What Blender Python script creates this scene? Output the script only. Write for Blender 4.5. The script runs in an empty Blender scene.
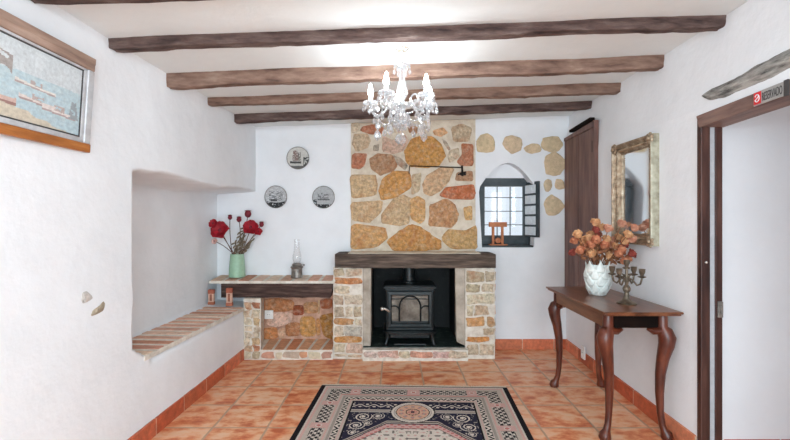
import bpy, bmesh, math, random
from mathutils import Vector, Matrix, noise
R = random.Random(7)
PI = math.pi
SC = bpy.context.scene
COL = SC.collection
F, CX, CY, CZ = 420.0, 395.0, 220.0, 1.35

def P(px, py, Y):
    return Vector(((px - CX) * Y / F, Y, CZ - (py - CY) * Y / F))
def lin(c):
    return tuple((x / 12.92 if x <= .04045 else ((x + .055) / 1.055) ** 2.4) for x in c)
def S(r, g, b):
    return lin((r / 255, g / 255, b / 255))
def nz(x, y, z):
    return noise.noise(Vector((x, y, z)))
def jit(c, a):
    k = 1 + R.uniform(-a, a)
    return tuple(max(0, min(1, x * k * (1 + R.uniform(-a, a) * .3))) for x in c)

# ------------------------------------------------------------------ materials
def newmat(name):
    m = bpy.data.materials.new(name); m.use_nodes = True
    nt = m.node_tree
    return m, nt, nt.nodes['Principled BSDF']
def nd(nt, typ, **kw):
    n = nt.nodes.new(typ)
    for k, v in kw.items(): setattr(n, k, v)
    return n
def ramp(nt, fac, stops):
    r = nd(nt, 'ShaderNodeValToRGB')
    el = r.color_ramp.elements
    while len(el) < len(stops): el.new(.5)
    for e, (p, c) in zip(el, stops):
        e.position = p; e.color = (*c, 1)
    nt.links.new(fac, r.inputs['Fac'])
    return r.outputs['Color']
def noise_node(nt, scale, detail=4, rough=.6, stretch=None, coord='Object'):
    tc = nd(nt, 'ShaderNodeTexCoord')
    out = tc.outputs[coord]
    if stretch:
        mp = nd(nt, 'ShaderNodeMapping'); mp.inputs['Scale'].default_value = stretch
        nt.links.new(out, mp.inputs['Vector']); out = mp.outputs['Vector']
    n = nd(nt, 'ShaderNodeTexNoise')
    n.inputs['Scale'].default_value = scale; n.inputs['Detail'].default_value = detail; n.inputs['Roughness'].default_value = rough
    nt.links.new(out, n.inputs['Vector'])
    return n.outputs['Fac']
def bump(nt, bs, h, strength, dist=.01):
    b = nd(nt, 'ShaderNodeBump'); b.inputs['Strength'].default_value = strength; b.inputs['Distance'].default_value = dist
    nt.links.new(h, b.inputs['Height']); nt.links.new(b.outputs['Normal'], bs.inputs['Normal'])

def mat_noise(name, stops, scale=8, rough=.6, metal=0, bmp=.2, dist=.01, stretch=None, detail=5, spec=.5):
    m, nt, bs = newmat(name)
    f = noise_node(nt, scale, detail, .62, stretch)
    nt.links.new(ramp(nt, f, stops), bs.inputs['Base Color'])
    bs.inputs['Roughness'].default_value = rough; bs.inputs['Metallic'].default_value = metal
    bs.inputs['Specular IOR Level'].default_value = spec
    if bmp: bump(nt, bs, f, bmp, dist)
    return m
def mat_attr(name, rough=.8, amt=.5, scale=25, bmp=.5, dist=.01, spec=.3, fine=90, pale=0, rust=0):
    m, nt, bs = newmat(name)
    at = nd(nt, 'ShaderNodeAttribute', attribute_name='Col')
    f = noise_node(nt, scale, 6, .7)
    mr = nd(nt, 'ShaderNodeMapRange'); nt.links.new(f, mr.inputs['Value'])
    mr.inputs['From Min'].default_value = .25; mr.inputs['From Max'].default_value = .75
    mr.inputs['To Min'].default_value = 1 - amt; mr.inputs['To Max'].default_value = 1 + amt
    mx = nd(nt, 'ShaderNodeMix', data_type='RGBA', blend_type='MULTIPLY'); mx.inputs['Factor'].default_value = 1
    nt.links.new(at.outputs['Color'], mx.inputs['A']); nt.links.new(mr.outputs['Result'], mx.inputs['B'])
    nt.links.new(mx.outputs['Result'], bs.inputs['Base Color'])
    bs.inputs['Roughness'].default_value = rough; bs.inputs['Specular IOR Level'].default_value = spec
    if pale:
        f2 = noise_node(nt, 19, 8, .7); r2 = nd(nt, 'ShaderNodeMapRange'); nt.links.new(f2, r2.inputs['Value'])
        r2.inputs['From Min'].default_value = .48; r2.inputs['From Max'].default_value = .72; r2.inputs['To Max'].default_value = pale
        m2 = nd(nt, 'ShaderNodeMix', data_type='RGBA'); nt.links.new(r2.outputs['Result'], m2.inputs['Factor'])
        nt.links.new(mx.outputs['Result'], m2.inputs['A']); m2.inputs['B'].default_value = (*S(226, 208, 184), 1)
        f3 = noise_node(nt, 9, 7, .7); r3 = nd(nt, 'ShaderNodeMapRange'); nt.links.new(f3, r3.inputs['Value'])
        r3.inputs['From Min'].default_value = .5; r3.inputs['From Max'].default_value = .72; r3.inputs['To Max'].default_value = rust
        m3 = nd(nt, 'ShaderNodeMix', data_type='RGBA'); nt.links.new(r3.outputs['Result'], m3.inputs['Factor'])
        nt.links.new(m2.outputs['Result'], m3.inputs['A']); m3.inputs['B'].default_value = (*S(176, 104, 62), 1)
        nt.links.new(m3.outputs['Result'], bs.inputs['Base Color'])
    if bmp:
        bump(nt, bs, noise_node(nt, fine, 4, .6), bmp, dist)
    return m
def mat_flat(name, c, rough=.5, metal=0, spec=.5):
    m, nt, bs = newmat(name)
    f = noise_node(nt, 30, 3)
    nt.links.new(ramp(nt, f, [(.3, tuple(x * .9 for x in c)), (.7, tuple(min(1, x * 1.08) for x in c))]), bs.inputs['Base Color'])
    bs.inputs['Roughness'].default_value = rough; bs.inputs['Metallic'].default_value = metal
    bs.inputs['Specular IOR Level'].default_value = spec
    return m

WHITE = S(226, 228, 231)
M = {}
def plaster(name, c, scale=3.0):
    m, nt, bs = newmat(name)
    f = noise_node(nt, scale, 6, .6)
    nt.links.new(ramp(nt, f, [(.3, tuple(x * .93 for x in c)), (.65, c)]), bs.inputs['Base Color'])
    bs.inputs['Roughness'].default_value = .85; bs.inputs['Specular IOR Level'].default_value = .2
    bump(nt, bs, noise_node(nt, 14, 5, .6), .35, .012)
    return m
M['plaster'] = plaster('white_plaster', S(238, 240, 243))
M['ceil'] = plaster('ceiling_plaster', S(233, 238, 238), 2)
M['passage'] = plaster('passage_plaster', S(222, 224, 228), 1.2)
M['beam'] = mat_noise('old_beam_wood', [(.3, S(84, 64, 56)), (.45, S(122, 96, 84)), (.6, S(142, 116, 102)), (.75, S(166, 144, 130))], 9, .8, 0, .8, .015, (.6, 2, 2.4), 10, .2)
M['beamdark'] = mat_noise('dark_old_beam_wood', [(.3, S(50, 40, 38)), (.46, S(88, 70, 66)), (.6, S(110, 92, 86)), (.78, S(146, 132, 126))], 11, .85, 0, 1, .02, (.5, 2, 2.4), 10, .2)
M['log'] = mat_noise('weathered_log', [(.34, S(74, 72, 70)), (.46, S(136, 134, 130)), (.66, S(184, 180, 174))], 18, .9, 0, .8, .02, (2.5, .5, 2.5), 8, .2)
M['mantelw'] = mat_noise('mantel_wood', [(.3, S(48, 38, 33)), (.5, S(88, 74, 65)), (.75, S(132, 114, 100))], 9, .75, 0, .6, .015, (.4, 3, 5), 8, .3)
M['darkbeam'] = mat_noise('charred_shelf_wood', [(.3, S(38, 27, 25)), (.5, S(72, 53, 48)), (.75, S(116, 94, 84))], 10, .8, 0, .7, .015, (.4, 3, 4), 8, .3)
M['mahog'] = mat_noise('polished_mahogany', [(.3, S(72, 38, 22)), (.5, S(112, 66, 42)), (.75, S(146, 94, 64))], 5, .28, 0, .05, .003, (3, .5, 3), 6, .5)
M['mahogleg'] = mat_noise('carved_mahogany', [(.3, S(48, 18, 11)), (.5, S(86, 38, 24)), (.75, S(130, 66, 42))], 8, .33, 0, .1, .004, (2, 2, .6), 6, .5)
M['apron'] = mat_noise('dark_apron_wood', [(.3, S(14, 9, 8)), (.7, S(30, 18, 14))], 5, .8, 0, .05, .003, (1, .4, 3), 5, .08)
M['cupb'] = mat_noise('cupboard_wood', [(.3, S(80, 52, 46)), (.5, S(116, 84, 76)), (.75, S(142, 110, 100))], 5, .5, 0, .25, .006, (3, 3, .35), 7, .4)
M['post'] = mat_noise('door_frame_wood', [(.3, S(38, 20, 18)), (.5, S(66, 40, 34)), (.75, S(96, 64, 54))], 6, .45, 0, .3, .006, (3, 3, .4), 6, .4)
M['lintelw'] = mat_noise('lintel_wood', [(.3, S(78, 58, 52)), (.5, S(124, 98, 90)), (.75, S(152, 124, 110))], 6, .55, 0, .3, .006, (3, .4, 3), 6, .4)
M['mortar'] = mat_noise('lime_mortar', [(.3, S(196, 180, 160)), (.55, S(218, 206, 188)), (.8, S(230, 220, 206))], 12, .95, 0, .6, .012, None, 6, .1)
M['palemortar'] = mat_noise('pale_lime_render', [(.3, S(196, 184, 170)), (.55, S(224, 216, 204)), (.8, S(236, 230, 222))], 16, .95, 0, .6, .012, None, 6, .1)
M['brownmortar'] = mat_noise('pinkish_old_mortar', [(.3, S(164, 124, 104)), (.55, S(204, 164, 142)), (.8, S(222, 192, 174))], 14, .95, 0, .6, .012, None, 6, .1)
M['stone'] = mat_attr('rubble_stone', .9, .6, 30, 1, .015, .12, 60, .5, .6)
M['brick'] = mat_attr('handmade_brick', .85, .3, 20, .6, .006, .2, 70)
M['attr'] = mat_attr('painted_colours', .5, .12, 40, 0, .01, .3)
M['rug'] = mat_attr('woven_wool', .95, .22, 160, .6, .004, .05, 220)
M['canvas'] = mat_attr('painted_canvas', .4, .22, 60, .2, .003, .4, 120)
M['concrete'] = mat_noise('hearth_jamb_render', [(.3, S(150, 138, 124)), (.6, S(190, 178, 164)), (.8, S(206, 196, 184))], 8, .9, 0, .5, .01)
M['soot'] = mat_noise('soot_black_lining', [(.35, S(6, 7, 8)), (.6, S(14, 17, 17)), (.8, S(46, 52, 50))], 9, .7, 0, .6, .02)
M['sootfloor'] = mat_noise('dark_hearth_slate', [(.3, S(14, 24, 22)), (.55, S(40, 54, 50)), (.75, S(110, 122, 112))], 16, .5, 0, .5, .01)
M['iron'] = mat_noise('cast_iron_enamel', [(.3, S(16, 20, 22)), (.6, S(32, 38, 40)), (.8, S(54, 62, 64))], 20, .32, .3, .15, .003)
M['black'] = mat_flat('blackened_iron', S(28, 24, 24), .55, .6)
M['steel'] = mat_flat('nickel_handle', S(225, 222, 214), .25, .8)
M['ironglass'] = mat_noise('sooty_stove_glass', [(.3, S(66, 60, 54)), (.55, S(120, 112, 102)), (.8, S(160, 152, 140))], 9, .12, 0, 0)
M['gild'] = mat_noise('aged_gilding', [(.3, S(100, 82, 64)), (.5, S(158, 136, 112)), (.75, S(204, 190, 168))], 22, .42, .45, .5, .006)
M['gildside'] = mat_noise('silvered_frame_edge', [(.3, S(130, 124, 104)), (.6, S(182, 178, 158)), (.8, S(206, 202, 186))], 18, .5, .25, .5, .006)
M['brass'] = mat_noise('tarnished_brass', [(.3, S(70, 60, 50)), (.55, S(122, 108, 92)), (.8, S(172, 158, 140))], 25, .38, .6, .2, .003)
M['pewter'] = mat_noise('old_pewter', [(.3, S(96, 90, 84)), (.6, S(140, 134, 128)), (.8, S(170, 164, 156))], 25, .45, .5, .2, .003)
M['green'] = mat_flat('sage_green_glaze', S(154, 188, 160), .4)
M['whiteglaze'] = mat_flat('white_ceramic_glaze', S(226, 232, 228), .3)
M['stem'] = mat_noise('dry_stem', [(.3, S(96, 56, 36)), (.7, S(150, 100, 66))], 30, .8, 0, 0)
M['gstem'] = mat_noise('dark_stem', [(.3, S(74, 40, 34)), (.7, S(104, 72, 52))], 30, .8, 0, 0)
M['leaf'] = mat_noise('dull_leaf', [(.3, S(88, 72, 60)), (.7, S(134, 122, 100))], 30, .8, 0, 0)
M['red'] = mat_noise('red_petal', [(.3, S(130, 10, 26)), (.7, S(190, 26, 46))], 20, .7, 0, 0)
M['maroon'] = mat_noise('maroon_seed_head', [(.3, S(84, 14, 28)), (.7, S(140, 34, 52))], 40, .7, 0, 0)
M['peach'] = mat_noise('faded_peach_petal', [(.3, S(214, 168, 156)), (.7, S(236, 204, 194))], 20, .8, 0, 0)
ROSE = [mat_noise('dried_rose_gold', [(.3, S(200, 140, 94)), (.7, S(236, 192, 146))], 25, .85, 0, 0),
        mat_noise('dried_rose_orange', [(.3, S(182, 104, 72)), (.7, S(222, 156, 118))], 25, .85, 0, 0),
        mat_noise('dried_rose_red', [(.3, S(128, 50, 44)), (.7, S(184, 90, 76))], 25, .85, 0, 0),
        mat_noise('dried_rose_pink', [(.3, S(192, 124, 98)), (.7, S(228, 176, 148))], 25, .85, 0, 0)]
M['framewood'] = mat_noise('picture_rail_wood', [(.3, S(128, 104, 92)), (.6, S(168, 140, 124)), (.8, S(190, 166, 150))], 10, .5, 0, .2, .004, (3, .4, 3))
M['framegold'] = mat_noise('golden_rail_wood', [(.3, S(132, 72, 26)), (.6, S(178, 110, 52)), (.8, S(202, 138, 76))], 12, .35, 0, .2, .004, (3, .4, 3))
M['silver'] = mat_noise('silvered_liner', [(.3, S(176, 178, 182)), (.7, S(216, 218, 222))], 14, .35, .2, .05, .003)
M['winframe'] = mat_noise('grey_window_paint', [(.3, S(44, 52, 56)), (.7, S(70, 78, 82))], 10, .45, 0, .1, .003)
M['whitepaint'] = mat_flat('white_paint', S(226, 232, 236), .4)
M['pine'] = mat_noise('orange_pine', [(.3, S(156, 84, 44)), (.7, S(202, 128, 80))], 14, .5, 0, .1, .003)
M['plastic'] = mat_flat('white_plastic', S(240, 240, 238), .3)
M['tuff'] = mat_attr('exposed_wall_stone', .95, .25, 22, .9, .012, .1, 60)
M['redsign'] = mat_flat('red_sticker', S(214, 40, 48), .4)
M['greysign'] = mat_flat('brushed_sign_plate', S(168, 168, 166), .4, .2)
M['ink'] = mat_flat('dark_ink', S(66, 64, 64), .5)
M['fringe'] = mat_flat('cotton_fringe', S(226, 212, 194), .95, 0, .05)

m, nt, bs = newmat('mirror_silver')
bs.inputs['Base Color'].default_value = (.86, .9, .92, 1); bs.inputs['Metallic'].default_value = 1
f = noise_node(nt, 6, 4); mr = nd(nt, 'ShaderNodeMapRange'); nt.links.new(f, mr.inputs['Value'])
mr.inputs['To Min'].default_value = .02; mr.inputs['To Max'].default_value = .12
nt.links.new(mr.outputs['Result'], bs.inputs['Roughness'])
M['mirror'] = m
def glassmat(name, tint, base=.06, white=0.0, top=.9):
    m, nt, bs = newmat(name)
    out = nt.nodes['Material Output']
    tr = nd(nt, 'ShaderNodeBsdfTransparent'); tr.inputs['Color'].default_value = (*tint, 1)
    gl = nd(nt, 'ShaderNodeBsdfGlossy'); gl.inputs['Roughness'].default_value = .04
    lw = nd(nt, 'ShaderNodeLayerWeight'); lw.inputs['Blend'].default_value = .35
    mr = nd(nt, 'ShaderNodeMapRange'); nt.links.new(lw.outputs['Fresnel'], mr.inputs['Value'])
    mr.inputs['To Min'].default_value = base; mr.inputs['To Max'].default_value = top
    mx = nd(nt, 'ShaderNodeMixShader')
    nt.links.new(mr.outputs['Result'], mx.inputs[0]); nt.links.new(tr.outputs[0], mx.inputs[1]); nt.links.new(gl.outputs[0], mx.inputs[2])
    last = mx
    if white:
        df = nd(nt, 'ShaderNodeBsdfTranslucent'); df.inputs['Color'].default_value = (.95, .95, .95, 1)
        d2 = nd(nt, 'ShaderNodeBsdfDiffuse'); d2.inputs['Color'].default_value = (.95, .95, .95, 1)
        ad = nd(nt, 'ShaderNodeMixShader'); nt.links.new(df.outputs[0], ad.inputs[1]); nt.links.new(d2.outputs[0], ad.inputs[2])
        m2 = nd(nt, 'ShaderNodeMixShader'); m2.inputs[0].default_value = white
        nt.links.new(mx.outputs[0], m2.inputs[1]); nt.links.new(ad.outputs[0], m2.inputs[2]); last = m2
    nt.links.new(last.outputs[0], out.inputs['Surface'])
    return m
M['pane'] = glassmat('window_glass', (.96, .98, 1), .05)
M['lampglass'] = glassmat('lamp_chimney_glass', (.99, .99, .99), .02, 0, .16)
M['crystal'] = glassmat('cut_crystal', (.96, .96, .97), .22, .14)
m, nt, bs = newmat('lit_bulb')
bs.inputs['Emission Color'].default_value = (.88, .96, 1, 1); bs.inputs['Emission Strength'].default_value = 120
bs.inputs['Base Color'].default_value = (1, 1, 1, 1)
M['bulb'] = m

# terracotta floor
TP, TX, TY0, TPY = .355, -.119, 3.065, .335
def terracotta(name, tiles=True):
    m, nt, bs = newmat(name)
    L = nt.links.new
    tc = nd(nt, 'ShaderNodeTexCoord'); sp = nd(nt, 'ShaderNodeSeparateXYZ'); L(tc.outputs['Object'], sp.inputs[0])
    wob = nd(nt, 'ShaderNodeTexNoise'); wob.inputs['Scale'].default_value = 7; L(tc.outputs['Object'], wob.inputs['Vector'])
    def mth(op, a, b=None):
        n = nd(nt, 'ShaderNodeMath', operation=op)
        for i, x in enumerate((a, b)):
            if x is None: continue
            if isinstance(x, (int, float)): n.inputs[i].default_value = x
            else: L(x, n.inputs[i])
        return n.outputs[0]
    w = mth('MULTIPLY', mth('SUBTRACT', wob.outputs['Fac'], .5), .03)
    u = mth('ADD', mth('DIVIDE', mth('SUBTRACT', sp.outputs[0], TX), TP), w)
    v = mth('ADD', mth('DIVIDE', mth('SUBTRACT', sp.outputs[1], TY0), TPY), w)
    def edge(t):
        fr = mth('FRACT', t); return mth('MINIMUM', fr, mth('SUBTRACT', 1.0, fr))
    e = mth('MINIMUM', edge(u), edge(v))
    cb = nd(nt, 'ShaderNodeCombineXYZ'); L(mth('FLOOR', u), cb.inputs[0]); L(mth('FLOOR', v), cb.inputs[1])
    wn = nd(nt, 'ShaderNodeTexWhiteNoise', noise_dimensions='2D'); L(cb.outputs[0], wn.inputs['Vector'])
    # per-tile offset mottling, with streaks across
    va = nd(nt, 'ShaderNodeVectorMath', operation='SCALE'); L(wn.outputs['Color'], va.inputs[0]); va.inputs['Scale'].default_value = 5
    vb = nd(nt, 'ShaderNodeVectorMath', operation='ADD'); L(tc.outputs['Object'], vb.inputs[0]); L(va.outputs[0], vb.inputs[1])
    mp = nd(nt, 'ShaderNodeMapping'); mp.inputs['Scale'].default_value = (1.0, 1.7, 1); L(vb.outputs[0], mp.inputs['Vector'])
    n1 = nd(nt, 'ShaderNodeTexNoise'); n1.inputs['Scale'].default_value = 7; n1.inputs['Detail'].default_value = 6; n1.inputs['Roughness'].default_value = .62
    L(mp.outputs[0], n1.inputs['Vector'])
    fac = mth('ADD', n1.outputs['Fac'], mth('MULTIPLY', mth('SUBTRACT', wn.outputs['Value'], .5), .1))
    c = ramp(nt, fac, [(.32, S(190, 92, 50)), (.42, S(212, 122, 78)), (.49, S(226, 156, 112)), (.58, S(232, 182, 146)), (.75, S(230, 194, 164))])
    mk = nd(nt, 'ShaderNodeMapRange'); L(e, mk.inputs['Value']); mk.inputs['From Min'].default_value = .009; mk.inputs['From Max'].default_value = .03
    mx = nd(nt, 'ShaderNodeMix', data_type='RGBA'); L(mk.outputs['Result'], mx.inputs['Factor'])
    mx.inputs['A'].default_value = (*S(186, 152, 126), 1); L(c, mx.inputs['B'])
    L(mx.outputs['Result'], bs.inputs['Base Color'])
    rr = nd(nt, 'ShaderNodeMapRange'); L(n1.outputs['Fac'], rr.inputs['Value']); rr.inputs['To Min'].default_value = .22; rr.inputs['To Max'].default_value = .6
    L(rr.outputs['Result'], bs.inputs['Roughness'])
    bs.inputs['Specular IOR Level'].default_value = .4
    bump(nt, bs, mth('ADD', mk.outputs['Result'], mth('MULTIPLY', n1.outputs['Fac'], .6)), .35, .006)
    return m
M['floor'] = terracotta('terracotta_floor')
M['tile'] = mat_attr('terracotta_skirting', .45, .4, 18, .2, .004, .4)

# ------------------------------------------------------------------ mesh builder
class MB:
    def __init__(s): s.v = []; s.f = []; s.c = []; s.m = []
    def add(s, vs, fs, col=(1, 1, 1), mat=0):
        o = len(s.v); s.v += [tuple(x) for x in vs]
        for i, f in enumerate(fs):
            s.f.append(tuple(o + k for k in f)); s.c.append(col[i] if isinstance(col, list) else col); s.m.append(mat)
        return s
    def box(s, x0, x1, y0, y1, z0, z1, col=(1, 1, 1), mat=0, mtx=None):
        vs = [Vector((x, y, z)) for x in (x0, x1) for y in (y0, y1) for z in (z0, z1)]
        if mtx: vs = [mtx @ q for q in vs]
        return s.add(vs, [(0, 1, 3, 2), (4, 6, 7, 5), (0, 4, 5, 1), (2, 3, 7, 6), (0, 2, 6, 4), (1, 5, 7, 3)], col, mat)
    def hexa(s, b, t, col=(1, 1, 1), mat=0):   # bottom 4, top 4 corners
        return s.add(list(b) + list(t), [(3, 2, 1, 0), (4, 5, 6, 7), (0, 1, 5, 4), (1, 2, 6, 5), (2, 3, 7, 6), (3, 0, 4, 7)], col, mat)
    def tube(s, pts, rad, n=8, col=(1, 1, 1), mat=0, caps=True, flat=1.0):
        pts = [Vector(p) for p in pts]
        if not isinstance(rad, (list, tuple)): rad = [rad] * len(pts)
        vs = []; up = None
        for i, p in enumerate(pts):
            t = (pts[min(i + 1, len(pts) - 1)] - pts[max(i - 1, 0)])
            if t.length < 1e-9: t = Vector((0, 0, 1))
            t.normalize()
            if up is None: up = Vector((0, 0, 1)) if abs(t.z) < .9 else Vector((1, 0, 0))
            a = t.cross(up)
            if a.length < 1e-6: a = t.orthogonal()
            a.normalize(); b = a.cross(t).normalized(); up = b
            for k in range(n):
                an = 2 * PI * k / n
                vs.append(p + (a * math.cos(an) + b * math.sin(an) * flat) * rad[i])
        fs = [(i * n + k, i * n + (k + 1) % n, (i + 1) * n + (k + 1) % n, (i + 1) * n + k) for i in range(len(pts) - 1) for k in range(n)]
        if caps: fs += [tuple(range(n))[::-1], tuple((len(pts) - 1) * n + k for k in range(n))]
        return s.add(vs, fs, col, mat)
    def lathe(s, prof, c=(0, 0, 0), n=24, col=(1, 1, 1), mat=0, mtx=None, cap0=True):
        c = Vector(c); vs = []
        for r, z in prof:
            for k in range(n):
                a = 2 * PI * k / n
                q = Vector((r * math.cos(a), r * math.sin(a), z))
                if mtx: q = mtx @ q
                vs.append(c + q)
        fs = [(i * n + k, i * n + (k + 1) % n, (i + 1) * n + (k + 1) % n, (i + 1) * n + k) for i in range(len(prof) - 1) for k in range(n)]
        if prof[0][0] > 1e-5 and cap0: fs.append(tuple(range(n))[::-1])
        if prof[-1][0] > 1e-5: fs.append(tuple((len(prof) - 1) * n + k for k in range(n)))
        return s.add(vs, fs, col, mat)
    def ball(s, c, r, nu=10, nv=6, col=(1, 1, 1), mat=0, sc=(1, 1, 1), rough=0):
        vs = []; c = Vector(c)
        for i in range(nv + 1):
            th = PI * i / nv
            for k in range(nu):
                a = 2 * PI * k / nu; rr = r * (1 + (R.uniform(-rough, rough) if 0 < i < nv else 0))
                vs.append(c + Vector((rr * math.sin(th) * math.cos(a) * sc[0], rr * math.sin(th) * math.sin(a) * sc[1], rr * math.cos(th) * sc[2])))
        fs = [(i * nu + k, (i + 1) * nu + k, (i + 1) * nu + (k + 1) % nu, i * nu + (k + 1) % nu) for i in range(nv) for k in range(nu)]
        return s.add(vs, fs, col, mat)
    def sweep(s, rect, prof, frame, col=(1, 1, 1), mat=0):
        # rect (a0,a1,b0,b1) outer edge; prof [(inward, height)]; frame (o,u,v,n)
        o, u, v, n = frame; a0, a1, b0, b1 = rect; vs = []
        for d, h in prof:
            for (a, b) in ((a0 + d, b0 + d), (a1 - d, b0 + d), (a1 - d, b1 - d), (a0 + d, b1 - d)):
                vs.append(o + u * a + v * b + n * h)
        fs = [(i * 4 + k, i * 4 + (k + 1) % 4, (i + 1) * 4 + (k + 1) % 4, (i + 1) * 4 + k) for i in range(len(prof) - 1) for k in range(4)]
        return s.add(vs, fs, col, mat)
    def stone(s, poly, frame, h, col, mat=0, back=-.01, ch=2, grow=1.0, cut=.16):
        # poly 2D outline in frame; rounded, domed, rough
        o, u, v, n = frame
        pts = [Vector(p) for p in poly]
        for _ in range(ch):
            q = []
            for i, p in enumerate(pts):
                r_ = pts[(i + 1) % len(pts)]
                q += [p * (1 - cut) + r_ * cut, p * cut + r_ * (1 - cut)]
            pts = q
        c = sum(pts, Vector((0, 0))) / len(pts)
        pts = [c + (p - c) * grow for p in pts]
        size = sum((p - c).length for p in pts) / len(pts)
        sd = R.uniform(0, 50); k = len(pts); vs = []
        pts = [c + (p - c) * (1 + .07 * nz(p.x * 22, p.y * 22, sd) + .05 * nz(p.x * 70, p.y * 70, sd)) for p in pts]
        e = min(.25, .008 / max(size, .01))
        rings = [(1, back), (1, h * .35), (1 - e, h * .85), (1 - 2.2 * e, h), (.5, h * 1.1)]
        for sc_, hh in rings:
            for p in pts:
                q = c + (p - c) * sc_
                vs.append(o + u * q.x + v * q.y + n * (hh + (nz(q.x * 18, q.y * 18, sd) * h * .45 if hh > h * .5 else 0)))
        vs.append(o + u * c.x + v * c.y + n * h * 1.1)
        fs = [(i * k + j, i * k + (j + 1) % k, (i + 1) * k + (j + 1) % k, (i + 1) * k + j) for i in range(len(rings) - 1) for j in range(k)]
        b = (len(rings) - 1) * k
        fs += [(b + j, b + (j + 1) % k, b + k) for j in range(k)]
        return s.add(vs, fs, col, mat)
    def build(s, name, mats, parent=None, smooth=None, bevel=0, recalc=True, segs=2):
        off = WLOC.get(parent.name, Vector()) if parent else Vector()
        inv = None
        me = bpy.data.meshes.new(name)
        me.from_pydata([tuple(Vector(q) - off) for q in s.v], [], s.f)
        if not isinstance(mats, (list, tuple)): mats = [mats]
        for q in mats: me.materials.append(q)
        ca = me.color_attributes.new('Col', 'FLOAT_COLOR', 'CORNER')
        data = []
        for i, p in enumerate(me.polygons):
            p.material_index = s.m[i]
            data += [*s.c[i][:3], 1] * p.loop_total
        ca.data.foreach_set('color', data)
        if recalc:
            bm = bmesh.new(); bm.from_mesh(me); bmesh.ops.recalc_face_normals(bm, faces=bm.faces); bm.to_mesh(me); bm.free()
        if smooth is not None:
            me.polygons.foreach_set('use_smooth', [True] * len(me.polygons))
            me.set_sharp_from_angle(angle=math.radians(smooth))
        ob = bpy.data.objects.new(name, me); COL.objects.link(ob)
        if parent: ob.parent = parent; WLOC[ob.name] = off
        if bevel:
            b = ob.modifiers.new('bevel', 'BEVEL'); b.width = bevel; b.segments = segs; b.limit_method = 'ANGLE'
        return ob
WLOC = {}
def tag(o, label, cat, group=None):
    o['label'] = label; o['category'] = cat
    if group: o['group'] = group
    return o
def thing(name, label, cat, loc, group=None):
    o = bpy.data.objects.new(name, None); COL.objects.link(o); o.location = loc
    o.empty_display_size = .05
    WLOC[o.name] = Vector(loc)
    return tag(o, label, cat, group)
def struct(o): o['kind'] = 'structure'; return o
def poly_fill(loops, to3):
    """fill 2D loops (first outer, others holes) -> verts, faces"""
    bm = bmesh.new(); edges = []
    for lp in loops:
        vs = [bm.verts.new((p[0], p[1], 0)) for p in lp]
        for i in range(len(vs)): edges.append(bm.edges.new((vs[i], vs[(i + 1) % len(vs)])))
    bmesh.ops.triangle_fill(bm, use_beauty=True, use_dissolve=False, edges=edges)
    bm.verts.index_update()
    vs = [to3(v.co.x, v.co.y) for v in bm.verts]; fs = [tuple(v.index for v in f.verts) for f in bm.faces]
    bm.free(); return vs, fs

# ------------------------------------------------------------------ setting
YB = 4.395
def WR(y): return 1.792 + (y - YB) * .028
def WLx(y): return -1.515 + .03 * (y - 2.5)
def ceil_z(x): return 2.375 + .0368 * x

b = MB(); b.add([(-2.1, -2.6, 0), (3.3, -2.6, 0), (3.3, YB + .05, 0), (-2.1, YB + .05, 0)], [(0, 1, 2, 3)])
struct(b.build('floor', M['floor']))
b = MB(); nx, ny = 60, 70; vs = []
for j in range(ny + 1):
    for i in range(nx + 1):
        x = -2.1 + 5.4 * i / nx; y = -2.6 + (YB + .3 + 2.6) * j / ny
        vs.append((x, y, ceil_z(x) + .008 * nz(x * 2, y * 2, 3)))
b.add(vs, [(j * (nx + 1) + i, j * (nx + 1) + i + 1, (j + 1) * (nx + 1) + i + 1, (j + 1) * (nx + 1) + i) for j in range(ny) for i in range(nx)])
struct(b.build('ceiling', M['ceil'], smooth=60))

# left wall: uneven plaster with a deep recess
def inset(y, z):
    top = 1.635 + .012 * math.sin(y * 5) + .01 * nz(y * 6, 0, 1)
    near = 2.445 + max(0, .60 - z) * 1.6 + .006 * nz(z * 5, 2, 5)
    return min(y - near, top - z, z - .50)
ys = [-2.6 + .2 * i for i in range(24)]; y = 2.2
while y < YB + .02: ys.append(y); y += .0125
zs = []; z = -.01
while z < 2.42:
    zs.append(z); z += .0125 if .44 < z < 1.72 else .05
b = MB(); vs = []
for y in ys:
    for z in zs:
        x = WLx(y) + .008 * nz(y * 1.7, z * 1.7, 0) + .003 * nz(y * 7, z * 7, 9)
        d = inset(y, z)
        t = max(0, min(1, (d + .012) / .035)); t = t * t * (3 - 2 * t)
        x += t * (-1.86 - x + .01 * nz(y * 3, z * 3, 4))
        vs.append((x, y, z))
n = len(zs)
b.add(vs, [(i * n + j, (i + 1) * n + j, (i + 1) * n + j + 1, i * n + j + 1) for i in range(len(ys) - 1) for j in range(n - 1)])
wl = struct(b.build('wall_left', M['plaster'], smooth=180))
# bare chips in the plaster
chips = [((86, 297), [(-6, 2), (-4, -5), (0, -6), (6, 0), (7, 3), (1, 5), (-4, 6)], S(206, 200, 194)), ((97, 309), [(-8, 5), (-6, 0), (1, -3), (6, -7), (8, -3), (6, 3), (-1, 5)], S(172, 158, 138))]
for (cx, cy), pl, c in chips:
    Yc = 1.53 * F / (CX - cx); x0 = WLx(Yc) + .008 * nz(Yc * 1.7, (CZ - (cy - CY) * Yc / F) * 1.7, 0)
    o = Vector((x0, Yc, CZ - (cy - CY) * Yc / F))
    q = MB(); k = Yc / F
    q.stone([(p[0] * k * 1.25, -p[1] * k) for p in pl], (o, Vector((0, 1, 0)), Vector((0, 0, 1)), Vector((1, 0, 0))), .006, c)
    q.build('plaster_chip', M['tuff'], wl, smooth=60)

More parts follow.
